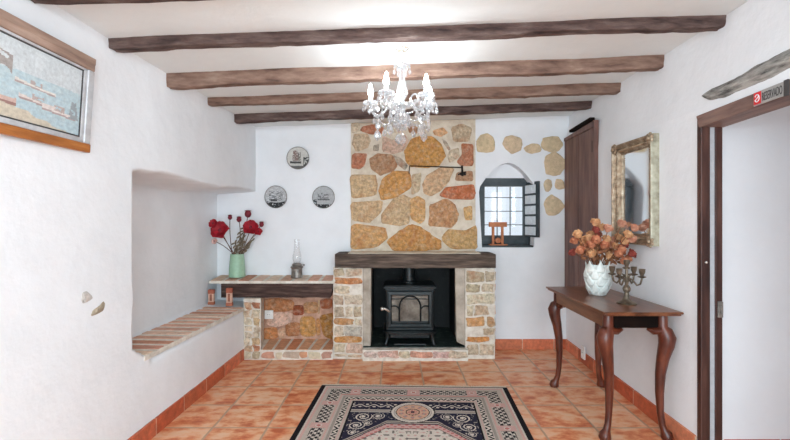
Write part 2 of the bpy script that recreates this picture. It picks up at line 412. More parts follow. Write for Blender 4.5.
# back wall with arched window hole and firebox notch
def arch(Y):
    pts = [P(482, 247.5, YB), P(479, 192, YB)]
    for (px, py) in ((480, 186.5), (485.5, 178.5), (491, 172), (496, 167.5), (502, 164.2), (508.5, 162.5), (514, 164.2), (519, 167.5), (524, 172), (529.5, 178.5), (535, 186)):
        pts.append(P(px, py, YB))
    pts += [P(537, 192, YB), P(534, 247.5, YB)]
    return [(p.x, p.z) for p in pts]
ARCH = arch(YB)
outer = [(-1.95, 0), (-.30, 0), (-.30, .9), (.66, .9), (.66, 0), (1.9, 0), (1.9, 2.5), (-1.95, 2.38)]
vs, fs = poly_fill([outer, ARCH], lambda x, z: (x, YB, z))
b = MB(); b.add(vs, fs)
YW = 4.64
k = len(ARCH)
b.add([(x, YB, z) for x, z in ARCH] + [(x, YW, z) for x, z in ARCH], [(i, (i + 1) % k, k + (i + 1) % k, k + i) for i in range(k)])
# closed wall head behind the arch, above the casement
HEAD = 1.80
up = [(x, z) for x, z in ARCH if z > HEAD - .15]
hd = [(x, max(z, HEAD)) for x, z in ARCH if z > HEAD - .12]
b.add([(x, 4.52, z) for x, z in hd], [tuple(range(len(hd)))])
wb = struct(b.build('wall_back', M['plaster'], recalc=False))
exposed = [((485.5, 143.5), 10, 9.5), ((513, 144), 10, 9), ((532.7, 148.5), 8, 5), ((552, 144.5), 10, 9), ((554.5, 165), 10, 11.5), ((548, 185.5), 4, 6), ((559.5, 184.5), 5, 5.5), ((553.5, 205.5), 9.5, 10)]
for (cx, cy), rx, ry in exposed:
    q = MB(); o = P(cx, cy, YB); kk = YB / F
    pl = []
    for i in range(8):
        a = 2 * PI * i / 8 + R.uniform(-.2, .2); rr = R.uniform(.9, 1.2)
        pl.append((rx * kk * rr * math.cos(a), ry * kk * rr * math.sin(a)))
    q.stone(pl, (o, Vector((1, 0, 0)), Vector((0, 0, 1)), Vector((0, -1, 0))), .012, jit(S(214, 190, 158), .06), grow=1.04, cut=.13)
    q.build('exposed_stone', M['tuff'], wb, smooth=60)

# right wall with doorway
D0, D1, DH = 1.30, 2.385, 2.0
b = MB()
vs, fs = poly_fill([[(-2.6, 0), (D0, 0), (D0, 1.965), (D1, 1.935), (D1, 0), (YB + .02, 0), (YB + .02, 1.98), (-2.6, 1.98)]], lambda y, z: (WR(y), y, z))
b.add(vs, fs)
b.add([(WR(-2.6), -2.6, 1.98), (WR(YB + .02), YB + .02, 1.98), (WR(YB + .02) + .035, YB + .02, 2.5), (WR(-2.6) + .035, -2.6, 2.5)], [(0, 1, 2, 3)])
T = .112
vs2 = [(WR(y) , y, z) for y, z in ((D0, 0), (D0, 1.965), (D1, 1.935), (D1, 0))] + [(WR(y) + T, y, z) for y, z in ((D0, 0), (D0, 1.965), (D1, 1.935), (D1, 0))]
b.add(vs2, [(0, 1, 5, 4), (1, 2, 6, 5), (2, 3, 7, 6)])
struct(b.build('wall_right', M['plaster'], recalc=False))
b = MB(); b.add([(WR(D1) + .12, D1 + .03, 0), (3.3, D1 + .03, 0), (3.3, D1 + .03, 2.55), (WR(D1) + .12, D1 + .03, 2.55)], [(0, 1, 2, 3)])
b.add([(3.3, -2.6, 0), (3.3, D1 + .03, 0), (3.3, D1 + .03, 2.55), (3.3, -2.6, 2.55)], [(0, 1, 2, 3)])
struct(b.build('wall_passage', M['passage'], recalc=False))
# rear wall behind the camera with a wide unseen opening, added to let light in
vs, fs = poly_fill([[(-2.1, 0), (-1.15, 0), (-1.15, 2.15), (1.35, 2.15), (1.35, 0), (2.1, 0), (2.1, 2.6), (-2.1, 2.6)]], lambda x, z: (x, -2.55, z))
b = MB(); b.add(vs, fs); struct(b.build('wall_rear', M['plaster'], recalc=False))

# skirting tiles
TC = [S(204, 118, 84), S(190, 100, 68), S(212, 132, 100), S(182, 90, 60)]
def skirting(name, p0, p1, nrm, h, length):
    b = MB(); p0 = Vector(p0); p1 = Vector(p1); d = p1 - p0; L = d.length; d.normalize(); t = 0; nrm = Vector(nrm)
    while t < L - .01:
        e = min(t + length, L)
        a0, a1 = p0 + d * (t + .005), p0 + d * (e - .005)
        up_ = Vector((0, 0, h)); th = nrm * .012
        b.hexa([a0, a1, a1 + th, a0 + th], [a0 + up_, a1 + up_, a1 + th + up_ * .97, a0 + th + up_ * .97], jit(R.choice(TC), .1), 0)
        t = e
    o0, o1 = p0, p1; th = nrm * .0105; up_ = Vector((0, 0, h * .96))
    b.hexa([o0, o1, o1 + th, o0 + th], [o0 + up_, o1 + up_, o1 + th + up_, o0 + th + up_], S(206, 170, 148), 0)
    return struct(b.build(name, M['tile']))
skirting('baseboard_left', (WLx(0), 0, .0), (WLx(4.06) , 4.06, .0), (1, 0, 0), .105, .33)
skirting('baseboard_right', (WR(D1 + .05), D1 + .03, 0), (WR(YB), YB, 0), (-1, 0, 0), .108, .33)
skirting('baseboard_back', (1.0, YB, 0), (WR(YB), YB, 0), (0, -1, 0), .105, .33)
skirting('baseboard_passage', (WR(D1) + .15, D1 + .03, 0), (3.3, D1 + .03, 0), (0, -1, 0), .09, .33)

# ------------------------------------------------------------------ ceiling beams
def beam(label, x0, x1, Y, dep, yl, yr, seed, mt='beam'):
    """yl, yr: bottom (far edge) heights as seen at left and right"""
    zl = CZ + (CY - yl) * (Y + dep) / F; zr = CZ + (CY - yr) * (Y + dep) / F
    b = MB(); N = 70; n = 12; vs = []
    for i in range(N + 1):
        t = i / N; x = x0 + (x1 - x0) * t
        zb = zl + (zr - zl) * t + .012 * nz(x * 1.6, seed, 0) + .004 * nz(x * 9, seed, 1)
        zt = ceil_z(x) + .015
        yc = Y + dep / 2 + .015 * nz(x * 1.2, seed, 3)
        hw = dep / 2 * (1 + .08 * nz(x * 2, seed, 5))
        sh = 1 if 0 < i < N else .93
        prof = [(-1, 1), (-1, .6), (-1, .3), (-.97, .1), (-.85, 0), (-.4, 0), (.4, 0), (.85, 0), (.97, .1), (1, .3), (1, .6), (1, 1)]
        for k, (a, h) in enumerate(prof):
            r = .006 * nz(x * 14, k * 1.3, seed) + .004 * nz(x * 40, k * 2.1, seed)
            vs.append((x, yc + a * hw * sh + r, zb + (zt - zb) * h + (r if h < 1 else 0) + (0 if h else (1 - sh) * .1)))
    fs = [(i * n + k, i * n + (k + 1) % n, (i + 1) * n + (k + 1) % n, (i + 1) * n + k) for i in range(N) for k in range(n)]
    fs += [tuple(range(n)), tuple(N * n + k for k in range(n))]
    b.add(vs, fs)
    return tag(b.build('ceiling_beam', M[mt], smooth=50), label, 'beam', 'rough wooden ceiling beams')
beam('rough wooden ceiling beam cut off by the top left edge of the photo', -1.53, 1.80, 1.72, .07, 6, -20, 1, 'beamdark')
beam('long dark rough ceiling beam just in front of the chandelier canopy', -1.53, 1.80, 2.23, .07, 53, 31, 2, 'beamdark')
beam('brown ceiling beam right behind the chandelier, second of four full beams', -1.52, 1.80, 2.77, .07, 90, 71, 3)
beam('brown ceiling beam third from the front of the four full beams', -1.52, 1.81, 3.33, .07, 107, 95, 4)
beam('thin dark ceiling beam farthest back, just before the stone chimney breast', -1.50, 1.815, 3.85, .07, 124, 110, 5, 'beamdark')

# ------------------------------------------------------------------ stone chimney breast
FX, FZ, FN = Vector((1, 0, 0)), Vector((0, 0, 1)), Vector((0, -1, 0))
def crop(ox, oy, sc, pts): return [(ox + x / sc, oy + y / sc) for x, y in pts]
A = lambda *p: crop(350, 118, 6.57, p)
C3 = lambda *p: crop(412, 118, 6.57, p)
D4 = lambda *p: crop(350, 183, 6.37, p)
E5 = lambda *p: crop(412, 183, 6.37, p)
RED, ORG, GOLD, TAN, BEI, PAL, GRY, BRN = S(184, 122, 94), S(196, 144, 88), S(202, 162, 112), S(196, 166, 130), S(194, 174, 146), S(208, 192, 168), S(172, 160, 144), S(172, 132, 104)
chim = [
 (A((85, 60), (150, 45), (215, 65), (205, 100), (140, 105), (80, 85)), RED),
 (A((30, 110), (110, 110), (130, 150), (110, 190), (50, 215), (20, 170)), BEI),
 (A((225, 120), (290, 150), (350, 110), (375, 150), (345, 210), (290, 230), (225, 215)), S(212, 180, 160)),
 (A((20, 240), (105, 240), (95, 300), (70, 330), (15, 325)), RED),
 (A((140, 270), (190, 240), (270, 250), (300, 310), (270, 345), (205, 370), (150, 330)), BRN),
 (A((290, 250), (340, 270), (375, 310), (360, 340), (310, 300)), GRY),
 (A((155, 185), (190, 175), (185, 215), (155, 215)), GRY),
 (A((385, 55), (440, 60), (437, 100), (390, 95)), BRN),
 (A((262, 45), (330, 50), (330, 95), (270, 95)), PAL),
 (A((10, 40), (60, 35), (65, 90), (15, 95)), PAL),
 ([(351.8, 176), (374, 176), (376, 183), (375, 194), (353, 197)], TAN),
 ([(384, 179), (394, 172.5), (408, 174), (409, 188), (397, 195.5), (383, 198.5), (380.5, 190)], ORG),
 (D4((15, 130), (195, 120), (185, 190), (120, 245), (30, 235)), TAN),
 (D4((215, 190), (290, 100), (340, 85), (375, 110), (370, 250), (310, 260), (215, 245)), TAN),
 (D4((20, 270), (215, 290), (225, 350), (170, 400), (20, 415)), S(208, 160, 110)),
 ([(390, 241), (402, 231.5), (412, 226), (421, 228.5), (429, 234.5), (438.5, 241), (438, 247.5), (424, 249.3), (395, 249.3)], ORG),
 ([(411, 201), (418, 198), (424.5, 202), (424, 219), (420, 222), (412, 217)], GOLD),
 (E5((125, 150), (210, 110), (260, 135), (285, 200), (270, 250), (240, 275), (115, 265), (125, 200)), S(192, 146, 108)),
 ([(428, 176), (439, 169), (452, 170), (448, 180), (440, 190), (432, 194.5), (425, 192), (424, 184)], TAN),
 (E5((190, 80), (230, 30), (380, 15), (390, 60), (380, 100), (260, 100)), S(196, 116, 82)),
 (E5((330, 160), (380, 150), (380, 230), (340, 230)), GOLD),
 (E5((205, 340), (240, 300), (330, 310), (390, 280), (400, 410), (260, 410), (210, 370)), GOLD),
 ([(407, 152), (413, 141), (421, 138.5), (432, 139), (439, 146), (443, 155), (438, 163), (428, 166), (414, 165.5), (408, 162)], S(202, 148, 88)),
 (C3((265, 65), (330, 45), (385, 70), (370, 145), (280, 150)), BEI),
 (C3((140, 85), (200, 65), (230, 95), (190, 120), (150, 110)), S(214, 164, 124)),
 (C3((325, 180), (395, 180), (395, 310), (320, 305), (300, 280), (330, 240)), RED),
 (C3((290, 410), (300, 360), (390, 350), (395, 410)), BRN),
 (C3((200, 140), (225, 155), (250, 200), (240, 210), (210, 170)), GRY),
 (C3((245, 220), (300, 200), (310, 250), (250, 290), (240, 260)), PAL),
 ([(412, 176), (421, 174), (419, 190), (412, 194)], BEI),
]
cb = MB()
x0, x1 = P(351, 0, YB).x, P(475, 0, YB).x
cq = [(x0, YB - .022), (x1, YB - .022), (x1, YB + .005), (x0, YB + .005)]; cb.hexa([(x, y, 1.02) for x, y in cq], [(x, y, ceil_z(x) - .003) for x, y in cq], mat=1)
cb.box(x0, x1, 4.12, YB, 1.012, 1.0265, mat=1)
FR = (Vector((0, YB - .022, 0)), FX, FZ, FN)
def w2(pl, Y=YB - .022): return [((x - CX) * Y / F, CZ - (y - CY) * Y / F) for x, y in pl]
for pl, c in chim: cb.stone(w2(pl), FR, .009, jit(c, .07), ch=2, grow=1.17, cut=.11)
tag(cb.build('stone_chimney_breast', [M['stone'], M['mortar']], smooth=55), 'golden rubble stone chimney breast rising from the mantel to the ceiling', 'chimney breast')

# ------------------------------------------------------------------ fireplace
YFp = 4.085
fp = thing('fireplace', 'stone fireplace with a thick wooden mantel beam around the black stove', 'fireplace', (.19, 4.2, 0))
def rows(b, frame, u0, u1, zrows, h=.011, wob=.011):
    for z0, z1, cells in zrows:
        tot = sum(w for w, c in cells); u = u0
        for w, c in cells:
            e = u + (u1 - u0) * w / tot
            if c is not None:
                g = .006
                q = [(u + g, z0 + g * .7), ((u + e) / 2, z0 + g * .7), (e - g, z0 + g * .7), (e - g, (z0 + z1) / 2), (e - g, z1 - g * .7), ((u + e) / 2, z1 - g * .7), (u + g, z1 - g * .7), (u + g, (z0 + z1) / 2)]
                q = [(x + R.uniform(-wob, wob), y + R.uniform(-wob, wob)) for x, y in q]
                b.stone(q, frame, h, jit(c, .08), ch=1)
            u = e
def zpix(y, Y=YFp): return CZ - (y - CY) * Y / F
OR2, GR2, GB, PK = S(196, 134, 92), S(208, 194, 170), S(188, 172, 148), S(212, 184, 164)
def prow(lst, oy=265, sc=4.4): return [(zpix(oy + y1 / sc), zpix(oy + y0 / sc), cells) for y0, y1, cells in lst]
L_rows = prow([(12, 52, [(1, GB), (1.6, GR2)]), (54, 84, [(1, OR2)]), (90, 128, [(1.4, GR2), (1, None)]), (130, 175, [(1, GB), (1.7, GR2)]), (182, 230, [(1, GB), (.8, GR2), (.8, GB)]), (234, 266, [(2, S(200, 150, 104)), (.8, GR2)]), (268, 312, [(.7, GR2), (1.2, S(188, 180, 170))]), (313, 340, [(1, S(204, 146, 90))]), (344, 388, [(1, GR2), (1.3, PK)]), (390, 405, [(1, GR2), (1, PAL)])])
R_rows = prow([(40, 88, [(1.8, S(176, 156, 132)), (1, GB)]), (94, 134, [(1.2, GB), (1, GR2)]), (138, 186, [(1, GR2)]), (190, 236, [(.7, GR2), (1.3, S(190, 166, 142)), (.5, None)]), (240, 286, [(1.6, S(206, 162, 112)), (.7, S(186, 150, 110))]), (290, 322, [(1.5, None), (1, GB)]), (325, 352, [(2.2, S(198, 136, 78)), (.5, None)]), (358, 412, [(1, GB), (1.2, GR2)])], 262)
for side, (xa, xb) in (('l', (-.60, -.315)), ('r', (.685, .972))):
    b = MB(); b.box(xa, xb, YFp, YB - .003, 0, .888, mat=1)
    rows(b, (Vector((0, YFp, 0)), FX, FZ, FN), xa + .004, xb - .004, L_rows if side == 'l' else R_rows)
    # stones on the outer flank
    fl = [(z0, z1, [(1, R.choice([GR2, GB, OR2, PAL])), (R.uniform(.6, 1.4), R.choice([GR2, GB, TAN]))]) for z0, z1, c in (L_rows if side == 'l' else R_rows)]
    if side == 'r': rows(b, (Vector((xb, 0, 0)), Vector((0, 1, 0)), FZ, FX), YFp + .004, YB - .01, fl)
    else: rows(b, (Vector((xa, 0, 0)), Vector((0, 1, 0)), FZ, -FX), YFp + .004, YB - .01, [q for q in fl if .1 < q[0] < .7 and q[1] < .58])
    b.build('stone_pillar', [M['stone'], M['palemortar']], fp, smooth=55)
b = MB(); b.hexa([(-.315, 4.10, .118), (-.238, 4.10, .118), (-.24, YB, .118), (-.315, YB, .118)], [(-.315, 4.10, .885), (-.232, 4.10, .885), (-.24, YB, .885), (-.315, YB, .885)])
b.build('hearth_jamb', M['concrete'], fp, bevel=.008)
b = MB(); b.hexa([(.60, 4.10, .16), (.685, 4.10, .118), (.685, YB, .118), (.625, YB, .16)], [(.585, 4.10, .885), (.685, 4.10, .885), (.685, YB, .885), (.625, YB, .885)])
b.build('hearth_jamb', M['concrete'], fp, bevel=.008)
# mantel: a hewn beam
def hewn(b, x0, x1, y0, y1, z0, z1, seed, N=40, endcut=0):
    vs = []; prof = [(0, 0), (.5, 0), (1, 0), (1, .5), (1, 1), (.5, 1), (0, 1), (0, .5)]
    for i in range(N + 1):
        t = i / N
        for k, (a, h) in enumerate(prof):
            r = .006 * nz(t * 9, k * 1.7, seed) + .003 * nz(t * 30, k, seed + 3)
            x = x0 + (x1 - x0) * t - (endcut * (1 - h) if i == N else 0)
            vs.append((x, y0 + (y1 - y0) * a + r, z0 + (z1 - z0) * h + r))
    n = len(prof)
    fs = [(i * n + k, i * n + (k + 1) % n, (i + 1) * n + (k + 1) % n, (i + 1) * n + k) for i in range(N) for k in range(n)]
    fs += [tuple(range(n)), tuple(N * n + k for k in range(n))]
    return b.add(vs, fs)
b = MB(); hewn(b, -.582, .975, 4.06, YB - .005, .885, 1.018, 3)
b.build('mantel_beam', M['mantelw'], fp, smooth=40)
# hearth step
b = MB(); b.box(-.31, .70, 4.02, 4.10, 0, .105, mat=1)
b.box(-.31, .70, 4.10, 4.86, 0, .112, mat=2)
rows(b, (Vector((0, 4.02, 0)), FX, FZ, FN), -.305, .695, [(.028, .10, [(.9, S(208, 188, 176)), (1.3, S(200, 168, 156)), (.8, PAL), (1.4, S(204, 150, 130)), (1, S(196, 168, 160)), (1.2, PAL)])], .006)
b.build('hearth_step', [M['stone'], M['palemortar'], M['sootfloor']], fp, smooth=50)
b = MB(); X0, X1 = -.24, .63
b.add([(X0, YB - .28, .1), (X1, YB - .28, .1), (X1, 4.86, .1), (X0, 4.86, .1), (X0, YB - .28, .886), (X1, YB - .28, .886), (X1, 4.86, .886), (X0, 4.86, .886)], [(2, 3, 7, 6), (1, 2, 6, 5), (3, 0, 4, 7), (4, 5, 6, 7)])
b.build('firebox', M['soot'], fp, recalc=False)

# ------------------------------------------------------------------ stove
SX = .148
st = thing('wood_stove', 'black cast-iron wood stove standing in the fireplace', 'stove', (SX, 4.3, .112))
b = MB(); b.box(SX - .235, SX + .235, 4.16, 4.50, .255, .672); b.box(SX - .245, SX + .245, 4.15, 4.51, .648, .672)
b.build('body', M['iron'], st, bevel=.008)
b = MB(); b.box(SX - .262, SX + .262, 4.13, 4.53, .672, .690); b.box(SX - .25, SX + .25, 4.145, 4.52, .690, .702); b.lathe([(.085, .70), (.085, .715), (.075, .722), (0, .722)], (SX, 4.36, 0), 20)
b.build('top_plate', M['iron'], st, bevel=.005)
dr = MB(); dr.sweep((SX - .222, SX + .222, .285, .645), [(0, 0), (0, .018), (.008, .026), (.034, .026), (.042, .016), (.042, 0)], (Vector((0, 4.16, 0)), FX, FZ, FN))
dr.box(SX - .18, SX + .18, 4.143, 4.165, .327, .352)
door = dr.build('door', M['iron'], st, bevel=.003)
b = MB(); b.box(SX - .185, SX + .185, 4.153, 4.158, .35, .605); b.build('door_glass', M['ironglass'], door)
b = MB()
def arc(cx, cz, r, w, z0):
    pts = [(cx - r, 4.148, z0)] + [(cx + r * math.cos(a), 4.148, cz + r * 1.05 * math.sin(a)) for a in [PI - PI * i / 14 for i in range(15)]] + [(cx + r, 4.148, z0)]
    b.tube(pts, w, 6)
arc(SX, .49, .105, .009, .35); arc(SX - .155, .45, .05, .007, .35); arc(SX + .155, .45, .05, .007, .35)
b.tube([(SX - .185, 4.148, .57), (SX + .185, 4.148, .57)], .005, 6)
b.build('door_tracery', M['iron'], door, smooth=60)
b = MB(); b.tube([(SX - .205, 4.13, .45), (SX - .205, 4.10, .452), (SX - .215, 4.085, .47), (SX - .25, 4.08, .49), (SX - .268, 4.08, .488)], [.012, .012, .012, .012, .014], 10); b.ball((SX - .27, 4.08, .487), .02)
o = b.build('door_handle', M['steel'], door, smooth=60); o['label'] = 'bright nickel handle'
b = MB(); vs = []
for z, k in ((.232, 1), (.256, 1)):
    for i in range(13):
        t = -1 + 2 * i / 12; vs.append((SX + t * .265, 4.17 - .09 * (1 - t * t) ** .5 - .02, z))
b.add(vs, [(i, i + 1, 14 + i, 13 + i) for i in range(12)] + [tuple(range(13)), tuple(13 + i for i in range(13))])
b.box(SX - .265, SX + .265, 4.15, 4.5, .232, .256)
b.build('ash_lip', M['iron'], st, bevel=.003)
b = MB(); b.box(SX - .2, SX + .2, 4.2, 4.48, .165, .235); b.box(SX - .16, SX + .16, 4.14, 4.2, .113, .13)
b.build('ash_pan', M['iron'], st, bevel=.01)
for sx in (-1, 1):
    for yy in (4.17, 4.46):
        b = MB(); b.tube([(SX + sx * .215, yy, .24), (SX + sx * .222, yy - .005, .18), (SX + sx * .235, yy - .015, .135), (SX + sx * .24, yy - .02, .113)], [.03, .022, .018, .026], 10)
        b.build('leg', M['iron'], st, smooth=60)
b = MB(); b.lathe([(.06, .722), (.06, .884)], (SX, 4.36, 0), 20); b.lathe([(.068, .73), (.068, .76)], (SX, 4.36, 0), 20)
b.build('flue_pipe', M['iron'], st, smooth=40)

# ------------------------------------------------------------------ shelf with alcove to the left of the fireplace
BR = [S(204, 160, 138), S(214, 182, 160), S(192, 140, 118), S(224, 204, 186), S(208, 166, 144), S(216, 192, 172)]
def bricktop(b, c00, c10, c11, c01, n, gap=.010, th=.028, skew=0.0):
    """bricks laid side by side along c00->c10, each running from front c00 to back c01"""
    c00, c10, c11, c01 = map(Vector, (c00, c10, c11, c01)); dn = Vector((0, 0, -th))
    b.hexa([c00 + dn, c10 + dn, c11 + dn, c01 + dn], [q - Vector((0, 0, .004)) for q in (c00, c10, c11, c01)], mat=1)
    L = (c10 - c00).length
    for i in range(n):
        g = gap / L / 2
        t0, t1 = i / n + g, (i + 1) / n - g
        s0, s1 = min(1, max(0, t0 + skew)), min(1, max(0, t1 + skew))
        if s1 - s0 < .005: continue
        f0, f1 = c00.lerp(c10, t0), c00.lerp(c10, t1); k0, k1 = c01.lerp(c11, s0), c01.lerp(c11, s1)
        inn = .012
        f0, k0 = f0.lerp(k0, inn), k0.lerp(f0, inn); f1, k1 = f1.lerp(k1, inn), k1.lerp(f1, inn)
        dz = Vector((0, 0, R.uniform(-.001, .003)))
        b.hexa([q + Vector((0, 0, -.01)) for q in (f0, f1, k1, k0)], [q + dz for q in (f0, f1, k1, k0)], jit(R.choice(BR), .1))
sh = thing('fireside_shelf', 'brick-topped shelf over a stone alcove left of the fireplace', 'shelf', (-1.1, 4.2, 0))
b = MB(); bricktop(b, (-1.82, 4.10, .758), (-.602, 4.10, .758), (-.602, YB - .004, .776), (-1.83, YB - .004, .776), 9, .035, .03)
b.build('brick_shelf_top', [M['brick'], M['palemortar']], sh, bevel=.004)
b = MB(); hewn(b, -1.70, -.602, 4.105, 4.22,   .592, .7275, 8, 36, .03)
b.build('shelf_beam', M['darkbeam'], sh, smooth=40)
b = MB(); pq = [(-1.462, 4.055), (-1.296, 4.055), (-1.365, YB - .004), (-1.462, YB - .004)]; b.hexa([(x, y, 0) for x, y in pq], [(x, y, .59) for x, y in pq], mat=1)
crow = []; z = .01
for i in range(8):
    h = R.uniform(.055, .085); crow.append((z, min(z + h, .585), [(R.uniform(.6, 1), R.choice([GR2, PAL, S(206, 170, 140)])), (R.uniform(.6, 1), R.choice([S(176, 120, 92), GB, PAL, TAN]))])); z += h
    if z > .54: break
rows(b, (Vector((0, 4.055, 0)), FX, FZ, FN), -1.458, -1.30, crow)
b.build('stone_pier', [M['stone'], M['palemortar']], sh, smooth=55)
b = MB(); b.box(-1.365, -.602, YB - .035, YB - .003, .09, .74, mat=1)
G6 = lambda *p: crop(205, 260, 4.19, p)
alc = [(G6((245, 168), (300, 160), (370, 170), (360, 212), (250, 214)), S(184, 128, 88)), (G6((370, 192), (410, 190), (412, 228), (372, 230)), S(156, 84, 60)), (G6((415, 180), (470, 176), (472, 220), (418, 222)), S(196, 148, 106)),
       (G6((485, 165), (530, 162), (532, 200), (488, 202)), S(160, 94, 66)), (G6((400, 242), (458, 238), (462, 315), (404, 318)), S(204, 152, 92)), (G6((480, 235), (548, 225), (550, 330), (500, 318)), S(172, 122, 66)),
       (G6((340, 268), (395, 262), (396, 315), (342, 318)), S(176, 122, 86)), (G6((240, 288), (300, 284), (304, 328), (242, 332)), S(196, 132, 86)), (G6((262, 222), (365, 220), (355, 262), (300, 280), (262, 270)), S(218, 186, 166)), (G6((306, 292), (336, 285), (336, 325), (310, 328)), S(206, 166, 140)), (G6((474, 172), (480, 168), (480, 220), (474, 222)), TAN), (G6((466, 250), (480, 246), (484, 310), (468, 312)), S(196, 140, 90))]
for pl, c in alc: b.stone(w2(pl, YB - .035), (Vector((0, YB - .035, 0)), FX, FZ, FN), .012, jit(c, .06), grow=1.12)
b.build('alcove_back', [M['stone'], M['brownmortar']], sh, smooth=55)
b = MB(); b.box(-1.294, -.602, 4.055, YB - .004, 0, .082, mat=1)
rows(b, (Vector((0, 4.055, 0)), FX, FZ, FN), -1.29, -.605, [(.012, .078, [(1.2, S(196, 150, 126)), (.7, PAL), (1.5, S(186, 164, 148)), (.8, S(202, 152, 120)), (1.2, PAL), (1, S(190, 150, 130))])], .008)
BRs = BR; BR = [S(206, 150, 116), S(214, 166, 132), S(200, 136, 102)]
bricktop(b, (-1.294, 4.05, .100), (-.602, 4.05, .100), (-.602, YB - .03, .117), (-1.36, YB - .03, .117), 6, .028, .02, .06)
BR = BRs
b.build('alcove_bench', [M['brick'], M['palemortar']], sh, smooth=40)

# sill of the wall recess
b = MB(); bricktop(b, (WLx(2.52) + .003, 2.535, .532), (WLx(4.05) + .018, 4.05, .512), (-1.83, 4.05, .518), (-1.83, 2.535, .538), 13, .05, .036)
b = tag(b.build('recess_sill', [M['brick'], M['palemortar']], bevel=.004), 'brick-topped sill along the white wall recess on the left', 'sill')
for lab, px, py, Yc, h in (('small upright brick under the left end of the shelf, against the recess wall', 211.5, 305, 4.13, .148), ('small upright brick in front of the left end of the dark shelf beam', 229.5, 304.5, 4.06, .175)):
    p = P(px, py, Yc); q = MB(); z0 = .519
    q.box(p.x - .027, p.x + .027, Yc - .016, Yc + .016, z0, z0 + h, S(216, 178, 158))
    q.box(p.x - .029, p.x + .029, Yc - .018, Yc + .018, z0 + h * .72, z0 + h * 1.0, S(170, 96, 76)); q.box(p.x - .03, p.x + .03, Yc - .018, Yc + .018, z0, z0 + h * .2, S(176, 108, 84)); q.box(p.x - .012, p.x + .012, Yc - .0175, Yc, z0 + h * .25, z0 + h * .7, S(150, 96, 78))
    tag(q.build('upright_brick', M['brick'], bevel=.004), lab, 'brick', 'upright bricks beneath the shelf')

# outlets
def outlet(loc, ax, w, h, label):
    t = thing('power_outlet', label, 'outlet', loc); o = Vector(loc)
    q = MB()
    if ax == 'y': q.box(o.x - w / 2, o.x + w / 2, o.y - .012, o.y + .002, o.z - h / 2, o.z + h / 2)
    else: q.box(o.x - .012, o.x + .002, o.y - w / 2, o.y + w / 2, o.z - h / 2, o.z + h / 2)
    q.build('cover_plate', M['plastic'], t, bevel=.004)
    q = MB(); mt = Matrix.Rotation(PI / 2, 3, 'X') if ax == 'y' else Matrix.Rotation(-PI / 2, 3, 'Y')
    q.lathe([(w * .3, .0), (w * .3, .016), (w * .25, .016), (w * .22, .0125), (0, .0125)], o, 20, mtx=mt); q.build('socket_ring', M['plastic'], t, smooth=40)
    q = MB()
    for d in (-.01, .01):
        c = o + (Vector((d, -.0125, 0)) if ax == 'y' else Vector((-.0125, d, 0))); q.ball(c, .0035)
    q.build('socket_hole', M['ink'], t)
p = P(269, 314.5, YB - .055); outlet((p.x, YB - .052, p.z), 'y', .09, .09, 'white square power outlet on the stone back of the alcove')
yy = 3.93; p = P(584.5, 363, yy); outlet((WR(yy) - .013, yy, .11), 'x', .075, .12, 'small white power outlet low on the right wall skirting')

# ------------------------------------------------------------------ things on the shelf
vz = Vector((-1.605, 4.27, .7695))
t = thing('green_vase', 'sage green cylindrical vase holding red poppies on the brick shelf', 'vase', vz)
b = MB(); b.lathe([(.06, 0), (.079, .003), (.081, .012), (.078, .09), (.068, .2), (.066, .235), (.063, .236), (.060, .228), (.066, .1), (.07, .02), (0, .012)], vz, 32); b.build('body', M['green'], t, smooth=40)
b = MB()
for a in (.3, 1.2, 2.4, 3.3, 4.6, 5.5): b.tube([vz + Vector((0, 0, .02)), vz + Vector((.04 * math.cos(a), .03 * math.sin(a), .22))], .004, 5)
def petal(b, c, axis, ang, L, W, cup, col=(1, 1, 1), curl=.3, n=5, thick=.002):
    axis = Vector(axis).normalized(); s1 = axis.orthogonal().normalized(); s2 = axis.cross(s1)
    rad = s1 * math.cos(ang) + s2 * math.sin(ang); tan = axis.cross(rad)
    rowsv = []
    for i in range(n + 1):
        t = i / n; w = W * math.sin(PI * min(1, .12 + t * .80)) ** .7
        r = L * t * math.cos(cup * (1 - curl * t)); h = L * t * math.sin(cup * (1 - curl * t))
        for k in (-1, -.5, 0, .5, 1):
            rowsv.append(Vector(c) + rad * (r - abs(k) * W * .12) + tan * w * k + axis * (h + .35 * W * k * k + R.uniform(-.05, .05) * W))
    m5 = 5; fs = [(i * m5 + k, i * m5 + k + 1, (i + 1) * m5 + k + 1, (i + 1) * m5 + k) for i in range(n) for k in range(m5 - 1)]
    b.add(rowsv, fs, col)
def curve(p0, p1, bend, n=8):
    p0, p1, bend = Vector(p0), Vector(p1), Vector(bend)
    return [p0.lerp(p1, i / n) + bend * math.sin(PI * i / n) for i in range(n + 1)]
mouth = vz + Vector((0, 0, .05))
